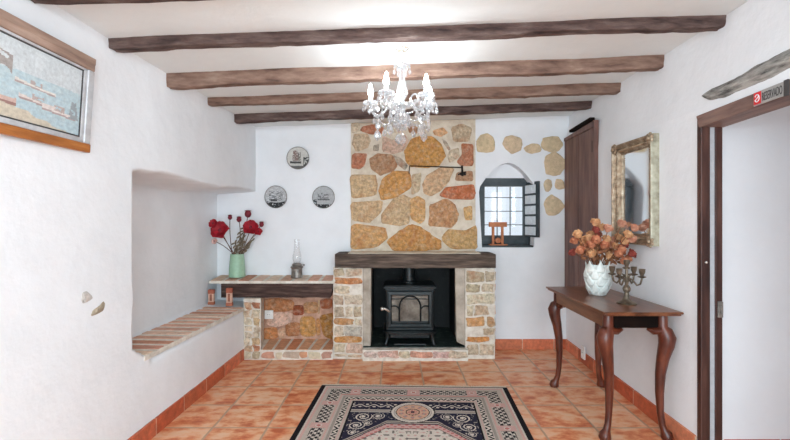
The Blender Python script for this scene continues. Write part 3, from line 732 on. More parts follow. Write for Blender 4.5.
def poppy(px, py, Y, r, label, kind):
    c = P(px, py, Y)
    t = thing({'bloom': 'red_poppy', 'head': 'poppy_seed_head', 'pale': 'faded_poppy'}[kind], label, 'flower', c, 'red poppies in the green vase')
    sgn = -1 if c.x < vz.x else 1
    p0 = vz + Vector((sgn * R.uniform(-.03, .045), R.uniform(-.03, .03), .1)); pm = vz + Vector((sgn * R.uniform(.02, .05), R.uniform(-.03, .03), .24))
    b = MB(); pts = [p0, pm] + curve(pm, c, (sgn * .01, 0, .02), 6)[1:]
    b.tube(pts, .0035, 6); b.build('stem', M['gstem'], t, smooth=60)
    ax = Vector(((c.x - vz.x) * .8, -.9, .35))
    if kind == 'head':
        b = MB(); d = (c - pm).normalized()
        b.ball(c, r, 10, 8, sc=(1, 1, 1.1)); b.lathe([(r * .9, 0), (r, .006), (r * .4, .012)], c + Vector((0, 0, r * .8)), 10); b.build('seed_pod', M['maroon'], t, smooth=50)
        return
    b = MB()
    for i in range(5): petal(b, c, ax, 2 * PI * i / 5, r * 1.1, r * .68, .35)
    for i in range(5): petal(b, c + ax.normalized() * .008, ax, 2 * PI * i / 5 + .6, r * .85, r * .5, .8)
    b.build('petals', M['red'] if kind == 'bloom' else M['peach'], t, smooth=70)
    b = MB(); b.ball(c + ax.normalized() * .018, r * .25, 8, 6); b.build('flower_center', M['maroon'], t, smooth=60)
poppy(221, 231, 4.10, .088, 'largest red poppy leaning left out of the green vase', 'bloom')
poppy(214, 224, 4.08, .045, 'small red poppy half hidden at the far left of the bouquet', 'bloom')
poppy(251, 228, 4.22, .075, 'red poppy on the right side of the green vase', 'bloom')
poppy(258.5, 232, 4.24, .04, 'small ragged red poppy at the right edge of the bouquet', 'bloom')
poppy(230, 217.5, 4.26, .022, 'round maroon poppy head just above the largest red poppy', 'head')
poppy(239, 219.5, 4.26, .025, 'round maroon poppy head in the middle of the bouquet', 'head')
poppy(248, 214, 4.26, .034, 'highest maroon poppy head, above the right-hand poppy', 'head')
poppy(261.5, 224.5, 4.26, .024, 'maroon poppy head at the far right of the bouquet', 'head')
poppy(215, 241.5, 4.1, .03, 'faded peach bloom drooping low on the left of the bouquet', 'pale')
lf = thing('leaf_spray', 'dull brown leafy sprigs among the red poppies in the green vase', 'foliage', vz + Vector((0, 0, .24)))
for (px, py) in ((243, 238), (240, 232), (252, 241), (247, 245), (235, 243), (244, 228)):
    b = MB(); c = P(px, py, 4.25); pts = curve(vz + Vector((R.uniform(-.02, .03), 0, .18)), c, (.005, 0, .01), 6); b.tube(pts, .0025, 5)
    for q in pts[2:]:
        for s_ in (-1, 1): petal(b, q, Vector((0, -1, .2)), (0 if s_ > 0 else PI) + R.uniform(-.6, .6), .04, .009, .2)
    b.build('sprig', M['leaf'], lf, smooth=60)

ol = Vector((-.995, 4.26, .769))
t = thing('oil_lamp', 'small pewter oil lamp with a clear glass chimney on the brick shelf', 'oil lamp', ol)
b = MB(); b.lathe([(.058, 0), (.06, .004), (.056, .02), (.054, .06), (.054, .088), (.064, .1), (.066, .106), (.044, .122), (.02, .126)], ol, 28); b.build('font', M['pewter'], t, smooth=35)
b = MB(); b.lathe([(.02, .112), (.045, .118), (.05, .128), (.042, .14), (.03, .145), (.012, .147)], ol, 28); b.tube([ol + Vector((.04, 0, .125)), ol + Vector((.07, 0, .125))], .004, 6); b.ball(ol + Vector((.072, 0, .125)), .008); b.build('burner', M['pewter'], t, smooth=35)
b = MB(); b.lathe([(.034, .142), (.04, .16), (.048, .19), (.044, .22), (.032, .27), (.027, .33), (.029, .385), (.027, .385), (.025, .33), (.03, .27), (.042, .22), (.046, .19), (.038, .16), (.032, .142)], ol, 28)
b.f = [f for f in b.f if len(f) == 4]; b.c = b.c[:len(b.f)]; b.m = b.m[:len(b.f)]
b.build('glass_chimney', M['lampglass'], t, smooth=60)

# ------------------------------------------------------------------ wall plates
def plate_col(kind, x, y):   # x right, y up in -1..1
    r = math.hypot(x, y)
    g = 196 + 14 * nz(x * 6, y * 6, kind)
    if kind == 0:
        c = [g, g - 2, g - 8]
        if abs(x + .18 + .12 * y) < .34 - .25 * max(0, y) and -.25 < y < .72 and nz(x * 9, y * 7, 2) > -.25: c = [128, 108, 102]
        if abs(x - .12) < .12 and -.25 < y < .55 and nz(x * 12, y * 10, 5) > -.15: c = [112, 106, 100]
        if -.5 < y < -.3 and -.75 < x < .3: c = [70, 68, 66]
        if x > .5 and y < .1 and nz(x * 7, y * 5, 8) > -.1: c = [66, 66, 66]
        if y < -.72: c = [100, 98, 96]
    elif kind == 1:
        c = [g - 20, g - 18, g - 16]
        if abs(y - .1) < .45 and abs(x) < .65 and nz(x * 4, y * 12, 12) > .05: c = [112, 114, 116]
        if nz(x * 5, y * 16, 22) > .3: c = [214, 216, 216]
        if y < -.52 + .18 * x * x and nz(x * 5, y * 9, 3) > -.3: c = [48, 50, 52]
        if -.4 < y < -.2 and abs(x + .2) < .3: c = [66, 68, 70]
    else:
        c = [g - 26, g - 24, g - 22]
        if -.28 < y < -.18 and abs(x) < .55: c = [60, 62, 64]
        if -.2 < y < .4 and abs(x + .05) < .5 and nz(x * 8, y * 7, 31) > .02: c = [116, 118, 120]
        if y < -.66 and nz(x * 6, y * 9, 33) > -.35: c = [42, 44, 46]
        if x < -.6 and y < -.2 and nz(x * 6, y * 9, 36) > -.1: c = [60, 62, 64]
    return S(*[max(0, min(255, q)) for q in c])
def plate(px, py, kind, label):
    o = P(px, py, YB); o.y = YB - .006; r = .118
    t = thing('decorative_plate', label, 'plate', o, 'round picture plates on the back wall')
    mt = Matrix.Rotation(PI / 2, 3, 'X')
    b = MB(); b.lathe([(r * .93, .012), (r * .97, .017), (r, .017), (r, .012), (r * .6, 0), (0, 0)], o, 48, mtx=mt, cap0=False); b.build('rim', M['pewter'], t, smooth=40)
    b = MB(); G = 56; vs = []; idx = {}
    for i in range(G + 1):
        for j in range(G + 1):
            x, y = -1 + 2 * i / G, -1 + 2 * j / G
            m_ = max(abs(x), abs(y)); h = math.hypot(x, y)
            if h > 0: x, y = x / h * m_, y / h * m_
            rr = math.hypot(x, y)
            vs.append(o + Vector((x * r * .95, -(.004 + .010 * rr ** 3), y * r * .95)))
    fs = []; cs = []
    for i in range(G):
        for j in range(G):
            a = i * (G + 1) + j; fs.append((a, a + G + 1, a + G + 2, a + 1))
            q = (vs[a] + vs[a + G + 2]) / 2 - o; cs.append(plate_col(kind, q.x / (r * .95), q.z / (r * .95)))
    b.add(vs, fs, cs); b.build('painted_scene', M['attr'], t, smooth=60)
plate(298.3, 158.3, 0, 'round grey plate with a tall sailing ship, highest of the three on the wall')
plate(276.3, 197, 1, 'round grey plate on the wall above the red poppies')
plate(323.8, 197.3, 2, 'round grey plate on the wall closest to the stone chimney breast')

# ------------------------------------------------------------------ iron bracket on the chimney
p = P(463, 172, 4.36)
t = thing('iron_bracket', 'thin black iron swing arm fixed to the stone chimney breast', 'bracket', p)
b = MB(); q0 = P(409, 174, 4.325); q1 = P(409.5, 166, 4.325); q2 = P(461, 167.5, 4.325); b.tube([q0, q1, q1 + Vector((.01, 0, .002)), q2], [.004, .005, .005, .006], 6); b.build('arm', M['black'], t, smooth=50)
b = MB(); b.tube([P(462, 165.5, 4.33), P(462.5, 176, 4.33)], [.009, .012], 8); b.tube([P(462, 172, 4.33), P(462, 172, 4.375)], .01, 8); b.box(p.x - .03, p.x + .03, 4.352, 4.372, p.z - .035, p.z - .01); b.tube([P(458, 174.5, 4.33), P(466, 172, 4.33)], .008, 6); b.build('pivot', M['black'], t, smooth=40)

# ------------------------------------------------------------------ window
wx0, wx1 = P(482, 0, 4.6).x - .03, P(527, 0, 4.6).x
gx0, gx1, gz0, gz1 = P(484, 0, 4.60).x, P(523, 0, 4.60).x, P(0, 235.5, 4.60).z, P(0, 187, 4.60).z
wroot = MB()
# casing that lines the opening
xa, xb = P(482.5, 0, YB).x, P(534, 0, YB).x
wroot.box(xa, xb, YB + .02, YW + .03, 1.06, 1.082); wroot.box(xb, xb + .022, 4.53, YW, 1.08, 1.79)
wroot.box(xa - .03, xb + .03, 4.54, YW + .01, gz1 + .005, 1.81)
win = struct(wroot.build('window_1', M['winframe'], bevel=.003))
b = MB(); b.box(xa - .05, gx0 + .004, 4.58, 4.62, 1.08, 1.8); b.box(gx1 - .004, xb + .05, 4.58, 4.62, 1.08, 1.8); b.box(gx0, gx1, 4.58, 4.62, 1.08, gz0 + .002); b.build('sash', M['winframe'], win, bevel=.003)
b = MB()
for i in range(1, 3): x = gx0 + (gx1 - gx0) * i / 3; b.box(x - .004, x + .004, 4.59, 4.605, gz0, gz1)
for i in (.22, .5, .78): z = gz0 + (gz1 - gz0) * i; b.box(gx0, gx1, 4.588, 4.604, z - .004, z + .004)
b.build('glazing_bars', M['winframe'], win)
b = MB(); b.box(gx0, gx1, 4.596, 4.599, gz0, gz1); b.build('pane', M['pane'], win)
b = MB(); s0 = Vector((P(525.5, 0, 4.56).x, 4.565, 0)); s1 = Vector((P(539, 0, 4.33).x, 4.33, 0)); d = (s1 - s0); L = d.length; d.normalize(); nn = Vector((d.y, -d.x, 0)); 
zb, zt = P(0, 237, 4.45).z, P(0, 182, 4.45).z
def sbox(b, a0, a1, z0, z1, n0, n1, mat=0):
    q = [s0 + d * a + nn * n_ for a, n_ in ((a0, n0), (a1, n0), (a1, n1), (a0, n1))]
    b.hexa([v + Vector((0, 0, z0)) for v in q], [v + Vector((0, 0, z1)) for v in q], mat=mat)
sbox(b, 0, L, zb, zt, -.012, .008)
shu = b.build('shutter', M['winframe'], win, bevel=.002)
b = MB()
for i in range(5):
    z0 = zb + .02 + (zt - zb - .03) * i / 5; hh = (zt - zb - .03) / 5 - .022
    q = [s0 + d * a for a in (.02, L - .05)]
    sbox(b, .015, L - .045, z0, z0 + hh, .008, .016)
    sbox(b, .07, L - .10, z0 + hh * .25, z0 + hh * .7, .016, .022)
    sbox(b, .02, L - .02, z0, z0 + hh, -.016, -.012)
o = b.build('shutter_panels', M['whitepaint'], shu, bevel=.003); o['label'] = 'white raised panels'

# wooden stand on the window sill
wy = 4.45
p = P(498, 246.6, wy); z0 = 1.0825; p.z = z0
t = thing('wooden_stand', 'small orange wooden stand on the window sill', 'ornament', p)
sc = wy / F
b = MB(); b.box(p.x - 9 * sc, p.x + 9 * sc, wy - .035, wy + .035, z0, z0 + .012); b.build('base', M['pine'], t, bevel=.003)
for dx in (-5.0, 4.2):
    b = MB(); b.box(p.x + dx * sc - .013, p.x + dx * sc + .013, wy - .012, wy + .012, z0 + .012, z0 + .2); b.build('post', M['pine'], t, bevel=.002)
b = MB(); b.box(p.x - 9 * sc, p.x + 8.6 * sc, wy - .022, wy + .022, z0 + .195, z0 + .245); b.build('top_bar', M['pine'], t, bevel=.004)
b = MB(); b.lathe([(.028, -.01), (.032, 0), (.028, .01), (.012, .012)], Vector((p.x, wy, z0 + .05)), 16, mtx=Matrix.Rotation(PI / 2, 3, 'X')); b.tube([(p.x - .05, wy, z0 + .05), (p.x + .05, wy, z0 + .05)], .006, 6); b.build('wheel', M['pine'], t, smooth=40)

# ------------------------------------------------------------------ cupboard in the right wall
t = thing('wall_cupboard', 'tall brown wooden cupboard door set in the right wall behind the table', 'cupboard', (WR(4.0) - .03, 4.0, .56))
def rbox(b, y0, y1, d0, d1, z0, z1a, z1b=None, mat=0):   # box on right wall; d = distance out of the wall
    z1b = z1a if z1b is None else z1b
    b.hexa([(WR(y0) - d1, y0, z0), (WR(y1) - d1, y1, z0), (WR(y1) - d0, y1, z0), (WR(y0) - d0, y0, z0)], [(WR(y0) - d1, y0, z1a), (WR(y1) - d1, y1, z1b), (WR(y1) - d0, y1, z1b), (WR(y0) - d0, y0, z1a)], mat=mat)
b = MB(); rbox(b, 3.66, 3.70, -.005, .035, .56, 2.225); rbox(b, 3.70, 4.385, -.005, .03, 2.17, 2.225, 2.2); b.build('frame', M['cupb'], t, bevel=.003)
for y0, y1 in ((3.703, 4.03), (4.036, 4.385)):
    b = MB(); rbox(b, y0, y1, -.004, .022, .56, 2.168); lf_ = b.build('door_leaf', M['cupb'], t, bevel=.003)
b = MB(); rbox(b, 3.705, 3.72, .02, .032, 1.95, 2.05); b.build('hinge', M['black'], t, bevel=.002)
b = MB(); rbox(b, 3.72, 4.2, .0, .05, 2.222, 2.262, 2.25); b.build('crown_board', M['apron'], t, bevel=.008)

# ------------------------------------------------------------------ mirror
my0, my1, mz0, mz1, mth = 2.775, 3.29, 1.175, 1.925, .062
mx = WR((my0 + my1) / 2)
mo = Vector((mx, 0, 0)); MFr = (mo, Vector((0, 1, 0)), FZ, Vector((-1, 0, 0)))
t = thing('wall_mirror', 'ornate gilded rectangular mirror hanging on the right wall above the table', 'mirror', (mx, (my0 + my1) / 2, mz0))
b = MB(); b.sweep((my0, my1, mz0, mz1), [(0, .003), (0, .05), (.005, mth), (.015, mth), (.021, .05), (.038, .036), (.044, .04), (.05, .042), (.056, .034), (.066, .02), (.072, .024), (.076, .02), (.076, .006)], MFr)
n4 = 4
for i in range(len(b.f)): b.m[i] = 1 if i < 8 else 0
fr = b.build('frame', [M['gild'], M['gildside']], t, smooth=40)
b = MB()
def bead(yc, zc, h, r): b.ball(mo + Vector((-h, yc, zc)), r, 8, 5, rough=.12)
k = 26
for i in range(k):
    f_ = (i + .5) / k
    for zc in (mz0 + .047, mz1 - .047): bead(my0 + .06 + (my1 - my0 - .12) * f_, zc, .04, .0075)
k = 38
for i in range(k):
    f_ = (i + .5) / k
    for yc in (my0 + .047, my1 - .047): bead(yc, mz0 + .06 + (mz1 - mz0 - .12) * f_, .04, .0075)
b.build('beading', M['gild'], fr, smooth=60)
for yc in (my0 + .03, my1 - .03):
    for zc in (mz0 + .03, mz1 - .03):
        b = MB(); o = mo + Vector((-.054, yc, zc))
        for i in range(7):
            a = 2 * PI * i / 7; b.ball(o + Vector((0, .026 * math.cos(a), .026 * math.sin(a))), .016, 8, 5, sc=(.7, 1, 1), rough=.1)
        b.ball(o + Vector((-.006, 0, 0)), .016, 10, 6)
        b.build('corner_ornament', M['gild'], fr, smooth=60)
b = MB(); b.add([mo + Vector((-.012, y, z)) for y, z in ((my0 + .074, mz0 + .074), (my1 - .074, mz0 + .074), (my1 - .074, mz1 - .074), (my0 + .074, mz1 - .074))], [(3, 2, 1, 0)])
b.add([mo + Vector((-.006, y, z)) for y, z in ((my0 + .074, mz0 + .074), (my1 - .074, mz0 + .074), (my1 - .074, mz1 - .074), (my0 + .074, mz1 - .074))], [(0, 1, 2, 3)])
b.build('mirror_glass', M['mirror'], t, recalc=False)

# ------------------------------------------------------------------ doorway frame, sign, log
dw = MB()
xw = WR(D1)
dw.box(xw - .006, xw + .046, D1 - .012, D1 + .022, 0, 1.94)
d1 = struct(dw.build('door_1', M['post'], bevel=.004))
b = MB(); b.box(xw + .046, xw + .075, D1 - .005, D1 + .05, 0, 1.93); o = b.build('door_stop', mat_flat('grey_white_strip', S(170, 172, 176), .6), d1)
b = MB(); b.box(xw + .075, xw + .116, D1 - .012, D1 + .05, 0, 1.93); b.build('inner_post', M['post'], d1, bevel=.004)
b = MB(); b.hexa([(WR(D0) - .012, D0, 1.905), (WR(D1) - .012, D1, 1.875), (WR(D1) + .13, D1, 1.875), (WR(D0) + .13, D0, 1.905)], [(WR(D0) - .012, D0 - .05, 1.975), (WR(D1) - .012, D1 + .022, 1.945), (WR(D1) + .13, D1 + .022, 1.945), (WR(D0) + .13, D0 - .05, 1.975)])
lint = b.build('lintel', M['lintelw'], d1, bevel=.005)
b = MB(); b.box(WR(D0) - .012, WR(D0) + .055, D0 - .06, D0 + .0, 0, 1.97); b.build('near_post', M['post'], d1, bevel=.004)
b = MB(); b.box(xw + .085, xw + .112, D1 - .022, D1 - .011, .80, .89); b.box(xw + .092, xw + .106, D1 - .03, D1 - .02, .825, .865); b.build('latch_plate', M['pewter'], d1, bevel=.002)
b = MB(); b.ball((xw + .022, D1 - .013, 1.11), .008); b.build('screw_head', M['steel'], d1)
# sign on the lintel (reads along -Y)
def lz(y): return 1.905 + (1.875 - 1.905) * (y - D0) / (D1 - D0)
def lpt(y, h, d=0.0): return Vector((WR(y) - .012 - d, y, lz(y) + .07 * h))
sg = thing('lintel_sign', 'metal strip sign with a red square mark on the doorway lintel', 'sign', lpt(1.92, .5))
b = MB(); ya, yb_ = 2.0, 1.838
b.hexa([lpt(ya, .06), lpt(yb_, .06), lpt(yb_, .06, .006), lpt(ya, .06, .006)], [lpt(ya, .96), lpt(yb_, .96), lpt(yb_, .96, .006), lpt(ya, .96, .006)]); b.build('plate', M['greysign'], sg, bevel=.001)
b = MB(); yr0, yr1 = 1.996, 1.957
b.hexa([lpt(yr0, .12, .006), lpt(yr1, .12, .006), lpt(yr1, .12, .008), lpt(yr0, .12, .008)], [lpt(yr0, .92, .006), lpt(yr1, .92, .006), lpt(yr1, .92, .008), lpt(yr0, .92, .008)]); o = b.build('red_mark', M['redsign'], sg); o['label'] = 'red square mark with a pale ring'
b = MB()
pts = [lpt(1.9765 + .0125 * math.cos(a), .52 + .24 * math.sin(a), .009) for a in [.5 + 5.4 * i / 18 for i in range(19)]]
b.tube(pts, .0022, 5); b.tube([lpt(1.987, .40, .009), lpt(1.967, .62, .009)], .0022, 5); b.build('red_mark_ring', M['whitepaint'], sg)
b = MB(); b.hexa([lpt(1.838, .0), lpt(1.818, .0), lpt(1.818, .0, .008), lpt(1.838, .0, .008)], [lpt(1.838, 1), lpt(1.818, 1), lpt(1.818, 1, .008), lpt(1.838, 1, .008)]); b.build('end_cap', M['ink'], sg)
cu = bpy.data.curves.new('lettering', 'FONT'); cu.body = 'RESERVADO'; cu.size = .034; cu.extrude = .0006; cu.align_x = 'LEFT'; cu.space_character = 1.0
tmp = bpy.data.objects.new('tmp_text', cu); COL.objects.link(tmp)
dg = bpy.context.evaluated_depsgraph_get(); me = bpy.data.meshes.new_from_object(tmp.evaluated_get(dg)); bpy.data.objects.remove(tmp)
xs = [v.co.x for v in me.vertices]; wd = max(xs) - min(xs)
lo = bpy.data.objects.new('lettering', me); COL.objects.link(lo); me.materials.clear(); me.materials.append(M['ink']); lo.parent = sg
base = WLOC[sg.name]
for v in me.vertices:
    u = (v.co.x - min(xs)) / wd; h = v.co.y / .034; y = 1.95 - u * (1.95 - 1.846)
    q = lpt(y, .22 + h * .8, .0068 + v.co.z); v.co = q - base
# rough log in the wall above the doorway
b = MB(); N = 40; vs = []; n = 12
top = [(700, 95.5), (715, 87), (735, 78), (757, 64.5), (775, 55.5), (790, 48), (830, 28)]; bot = [(700, 97), (710, 100.5), (725, 98), (748, 88), (770, 79.5), (790, 68.5), (830, 47)]
def interp(tb, x):
    for (xa_, ya_), (xb_, yb2) in zip(tb, tb[1:]):
        if xa_ <= x <= xb_: return ya_ + (yb2 - ya_) * (x - xa_) / (xb_ - xa_)
    return tb[-1][1]
for i in range(N + 1):
    px = 700 + 130 * i / N
    Yc = 1.735 * F / (px - CX); Yc = WR(Yc) * F / (px - CX)
    zt_, zb_ = CZ + (CY - interp(top, px)) * Yc / F, CZ + (CY - interp(bot, px)) * Yc / F
    zc, hr = (zt_ + zb_) / 2, max(.003, (zt_ - zb_) / 2)
    for k in range(n):
        a = 2 * PI * k / n; r = 1 + .16 * nz(Yc * 12, k * .9, 4) + .08 * nz(Yc * 40, k * 1.4, 6)
        vs.append((WR(Yc) + .012 - .034 * math.cos(a) * r * min(1, hr / .03), Yc, zc + hr * math.sin(a) * r))
b.add(vs, [(i * n + k, i * n + (k + 1) % n, (i + 1) * n + (k + 1) % n, (i + 1) * n + k) for i in range(N) for k in range(n)] + [tuple(range(n)), tuple(N * n + k for k in range(n))])
tag(b.build('log_lintel', M['log'], smooth=50), 'rough grey log embedded in the plaster above the doorway', 'log lintel')

# ------------------------------------------------------------------ console table
tx0, tx1, ty0, ty1, tz = 1.245, 1.722, 2.50, 3.475, .80
t = thing('console_table', 'polished mahogany console table with cabriole legs against the right wall', 'table', ((tx0 + tx1) / 2, 3.0, 0))
b = MB(); b.box(tx0, tx1, ty0, ty1, tz - .014, tz); b.box(tx0 + .012, tx1 - .006, ty0 + .012, ty1 - .012, tz - .026, tz - .013); b.build('tabletop', M['mahog'], t, bevel=.006)
ax0, ax1, ay0, ay1 = tx0 + .05, tx1 - .052, ty0 + .075, ty1 - .06
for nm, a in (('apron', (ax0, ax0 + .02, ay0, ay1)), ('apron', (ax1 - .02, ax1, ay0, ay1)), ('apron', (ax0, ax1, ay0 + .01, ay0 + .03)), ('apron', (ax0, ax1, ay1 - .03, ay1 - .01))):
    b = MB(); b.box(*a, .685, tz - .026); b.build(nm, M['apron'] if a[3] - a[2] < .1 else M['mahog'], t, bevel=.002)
for lx, sx in ((ax0 + .02, -1), (ax1 - .02, 1)):
    for ly, sy in ((ay0 + .02, -1), (ay1 - .02, 1)):
        prof = [(.775, 0, .024), (.69, 0, .026), (.665, .012, .036), (.625, .024, .04), (.58, .02, .036), (.5, .004, .029), (.4, -.008, .024), (.28, -.012, .020), (.16, -.008, .0165), (.09, .0, .016), (.055, .01, .018), (.035, .02, .027), (.015, .024, .030), (0, .022, .026)]
        b = MB(); b.tube([(lx + sx * d, ly + sy * d * .5, z) for z, d, r in prof], [r * 1.22 for z, d, r in prof], 14)
        # carved ears at the knee
        b.tube([(lx - sx * .01, ly, .672), (lx - sx * .055, ly, .662), (lx - sx * .09, ly, .676)], [.036, .026, .01], 8, flat=.8)
        b.tube([(lx, ly - sy * .01, .672), (lx, ly - sy * .055, .662), (lx, ly - sy * .09, .676)], [.036, .026, .01], 8, flat=.8)
        b.build('leg', M['mahogleg'], t, smooth=50)

# white vase and dried roses
wv = Vector((1.492, 3.09, tz))
t = thing('white_vase', 'white ceramic vase with overlapping leaf relief on the console table', 'vase', wv)
b = MB(); b.lathe([(.04, 0), (.056, .004), (.072, .05), (.086, .11), (.088, .16), (.074, .205), (.07, .225), (.066, .222), (.07, .2), (.08, .15), (.06, .03), (0, .02)], wv, 32); body = b.build('body', M['whiteglaze'], t, smooth=60)
def vr(z):
    pr = [(0, .05), (.05, .074), (.11, .088), (.16, .09), (.205, .078), (.26, .078)]
    for (za, ra), (zb2, rb) in zip(pr, pr[1:]):
        if za <= z <= zb2: return ra + (rb - ra) * (z - za) / (zb2 - za)
    return pr[-1][1]
b = MB()
for row in range(5):
    for i in range(7):
        a0 = 2 * PI * (i + .5 * (row % 2)) / 7; zb0 = -.03 + row * .05; H = .085; vs = []
        for j in range(7):
            u = j / 6; w = .52 * (1 - u ** 2.2) * (.6 + .4 * math.sin(PI * min(1, u + .35)))
            z = max(.004, zb0 + H * u)
            for k_ in (-1, -.5, 0, .5, 1):
                rr = vr(z) + .002 + .006 * u - .003 * abs(k_); vs.append(wv + Vector((rr * math.cos(a0 + w * k_), rr * math.sin(a0 + w * k_), z)))
        b.add(vs, [(j * 5 + k_, j * 5 + k_ + 1, (j + 1) * 5 + k_ + 1, (j + 1) * 5 + k_) for j in range(6) for k_ in range(4)])
o = b.build('leaf_relief', M['whiteglaze'], body, smooth=70); o.modifiers.new('thick', 'SOLIDIFY').thickness = .003
G8 = lambda x, y: (565 + x / 4.56, 215 + y / 4.56)
special = {0: 'highest dried rose, golden, near the top left of the white vase bouquet', 4: 'dark red dried rose at the far left edge of the bouquet', 9: 'pale pink dried rose at the upper right, in front of the mirror glass', 13: 'dark red dried rose on the right, just above the lower-right red one', 26: 'dark red dried rose directly below the red one near the top middle', 12: 'dark red dried rose at the far lower right of the bouquet', 8: 'pale dried rose standing high in front of the left side of the mirror frame', 6: 'dark red dried rose near the top middle of the bouquet'}
roses = [(140, 38, 0), (60, 92, 0), (82, 118, 0), (45, 122, 1), (38, 174, 2), (108, 112, 0), (142, 72, 2), (195, 66, 3), (257, 44, 3), (316, 62, 3), (243, 104, 0), (300, 112, 3), (301, 178, 2), (266, 140, 2), (264, 212, 1), (212, 140, 3), (142, 118, 1), (160, 165, 1), (120, 180, 0), (178, 140, 1), (240, 180, 1), (98, 150, 1), (284, 92, 0), (72, 165, 1), (200, 190, 0), (228, 145, 0), (150, 95, 2), (285, 200, 1), (122, 92, 0), (88, 142, 0), (188, 115, 0), (224, 118, 3), (270, 122, 0), (120, 140, 1), (165, 60, 0), (250, 160, 1), (140, 150, 0), (200, 165, 3)]
for i, (x, y, ci) in enumerate(roses):
    px, py = G8(x, y); Yr = 3.07 + R.uniform(-.08, .08) - max(0, px - 612) * .006; c = P(px, py, Yr); r = .040 + R.uniform(-.003, .006)
    t = thing('dried_rose', special.get(i, 'peach-orange dried rose packed among the others in the white vase bouquet'), 'flower', c, 'dried roses in the white vase')
    pm = wv + Vector(((c.x - wv.x) * .35 + R.uniform(-.01, .01), (c.y - wv.y) * .4, .22)); p0 = wv + Vector(((c.x - wv.x) * .1, 0, .08))
    pm.x = max(wv.x - .055, min(wv.x + .055, pm.x)); pm.y = max(wv.y - .05, min(wv.y + .05, pm.y))
    b = MB(); b.tube([p0, pm] + curve(pm, c, (0, 0, .012), 5)[1:], .0028, 5)
    for q in (.5,): petal(b, pm.lerp(c, q), Vector((0, -1, .3)), R.uniform(0, 6), .045, .011, .3)
    b.build('stem', M['stem'], t, smooth=60)
    b = MB(); ax = (c - pm).normalized() + Vector((0, -.35, .1))
    for L_, nP, cup, k_ in ((1.0, 6, .6, 0), (1.05, 5, 1.0, .5), (.95, 4, 1.3, .2)):
        for j in range(nP): petal(b, c - ax.normalized() * r * .3, ax, 2 * PI * j / nP + k_, r * L_ * R.uniform(.9, 1.1), r * .62, cup, curl=.15, n=4)
    b.ball(c + ax.normalized() * r * .15, r * .62, 8, 6, rough=.12)
    b.build('bloom', ROSE[ci], t, smooth=70)

# candelabrum
cd = Vector((1.525, 2.765, tz))
t = thing('candelabrum', 'small tarnished brass five-cup candelabrum on the console table', 'candelabrum', cd)
b = MB(); b.lathe([(.06, 0), (.061, .006), (.05, .012), (.03, .02), (.02, .035), (.015, .06), (.013, .075), (0, .075)], cd, 28); b.build('base', M['brass'], t, smooth=40)
b = MB(); b.lathe([(.012, .07), (.022, .085), (.025, .1), (.018, .115), (.01, .125), (.012, .14), (.018, .15), (.014, .16), (.008, .17), (.008, .225), (.02, .228), (.02, .232), (.01, .236), (0, .236)], cd, 20); b.build('stem', M['brass'], t, smooth=40)
def cup(b, c):
    b.lathe([(.006, -.012), (.024, -.004), (.026, 0), (.01, .004), (.012, .012), (.018, .026), (.019, .045), (.021, .048), (.015, .048), (.014, .02), (0, .018)], c, 16)
for an in (35, 125, 215, 305):
    a = math.radians(an); e = Vector((math.cos(a), math.sin(a), 0))
    b = MB(); b.tube([cd + e * .008 + Vector((0, 0, .15)), cd + e * .03 + Vector((0, 0, .165)), cd + e * .045 + Vector((0, 0, .15)), cd + e * .065 + Vector((0, 0, .128)), cd + e * .085 + Vector((0, 0, .138)), cd + e * .096 + Vector((0, 0, .178))], .006, 8)
    b.tube([cd + e * (.03 + .014 * math.cos(q)) + Vector((0, 0, .178 + .014 * math.sin(q))) for q in [i * .6 for i in range(9)]], .004, 6)
    arm = b.build('arm', M['brass'], t, smooth=50)
    b = MB(); cup(b, cd + e * .096 + Vector((0, 0, .188))); b.build('candle_cup', M['brass'], arm, smooth=40)
b = MB(); cup(b, cd + Vector((0, 0, .238))); b.build('candle_cup', M['brass'], t, smooth=40)

# ------------------------------------------------------------------ painting on the left wall
ya, yb_, zb_, zt_ = 1.32, 2.075, 1.681, 2.14
lean = .03
def pf(y, z, d):  # d out of the wall; leaning slightly forward at the top
    return Vector((WLx(2.0) + .004 + d * .6 + lean * (z - zb_) / (zt_ - zb_), y, z))
t = thing('framed_painting', 'framed painting of boats on a beach on the left wall', 'painting', pf((ya + yb_) / 2, zb_, 0))
def pbox(b, y0, y1, z0, z1, d0, d1, col=(1, 1, 1)):
    b.hexa([pf(y0, z0, d0), pf(y1, z0, d0), pf(y1, z0, d1), pf(y0, z0, d1)], [pf(y0, z1, d0), pf(y1, z1, d0), pf(y1, z1, d1), pf(y0, z1, d1)], col)
b = MB(); pbox(b, ya, yb_, zt_ - .06, zt_, 0, .032); pbox(b, ya, yb_, zt_ - .03, zt_ + .003, 0, .036); b.build('top_rail', M['framewood'], t, bevel=.004)
b = MB(); pbox(b, ya, yb_, zb_, zb_ + .042, 0, .036); o = b.build('bottom_rail', M['framegold'], t, bevel=.004); o['label'] = 'glossy golden brown bottom rail'
for y0, y1 in ((ya, ya + .04), (yb_ - .04, yb_)):
    b = MB(); pbox(b, y0, y1, zb_ + .042, zt_ - .06, 0, .03); b.build('side_rail', M['silver'], t, bevel=.004)
b = MB()
L0, L1, K0, K1 = ya + .04, yb_ - .04, zb_ + .042, zt_ - .06; w = .024
pbox(b, L0, L1, K0, K0 + w, .0, .022); pbox(b, L0, L1, K1 - w * .5, K1, .0, .022); pbox(b, L0, L0 + w, K0, K1, .0, .022); pbox(b, L1 - w, L1, K0, K1, .0, .022)
b.build('liner', M['silver'], t, bevel=.003)
c0, c1, e0, e1 = L0 + w, L1 - w, K0 + w, K1 - w * .5
b = MB(); w2_ = .006
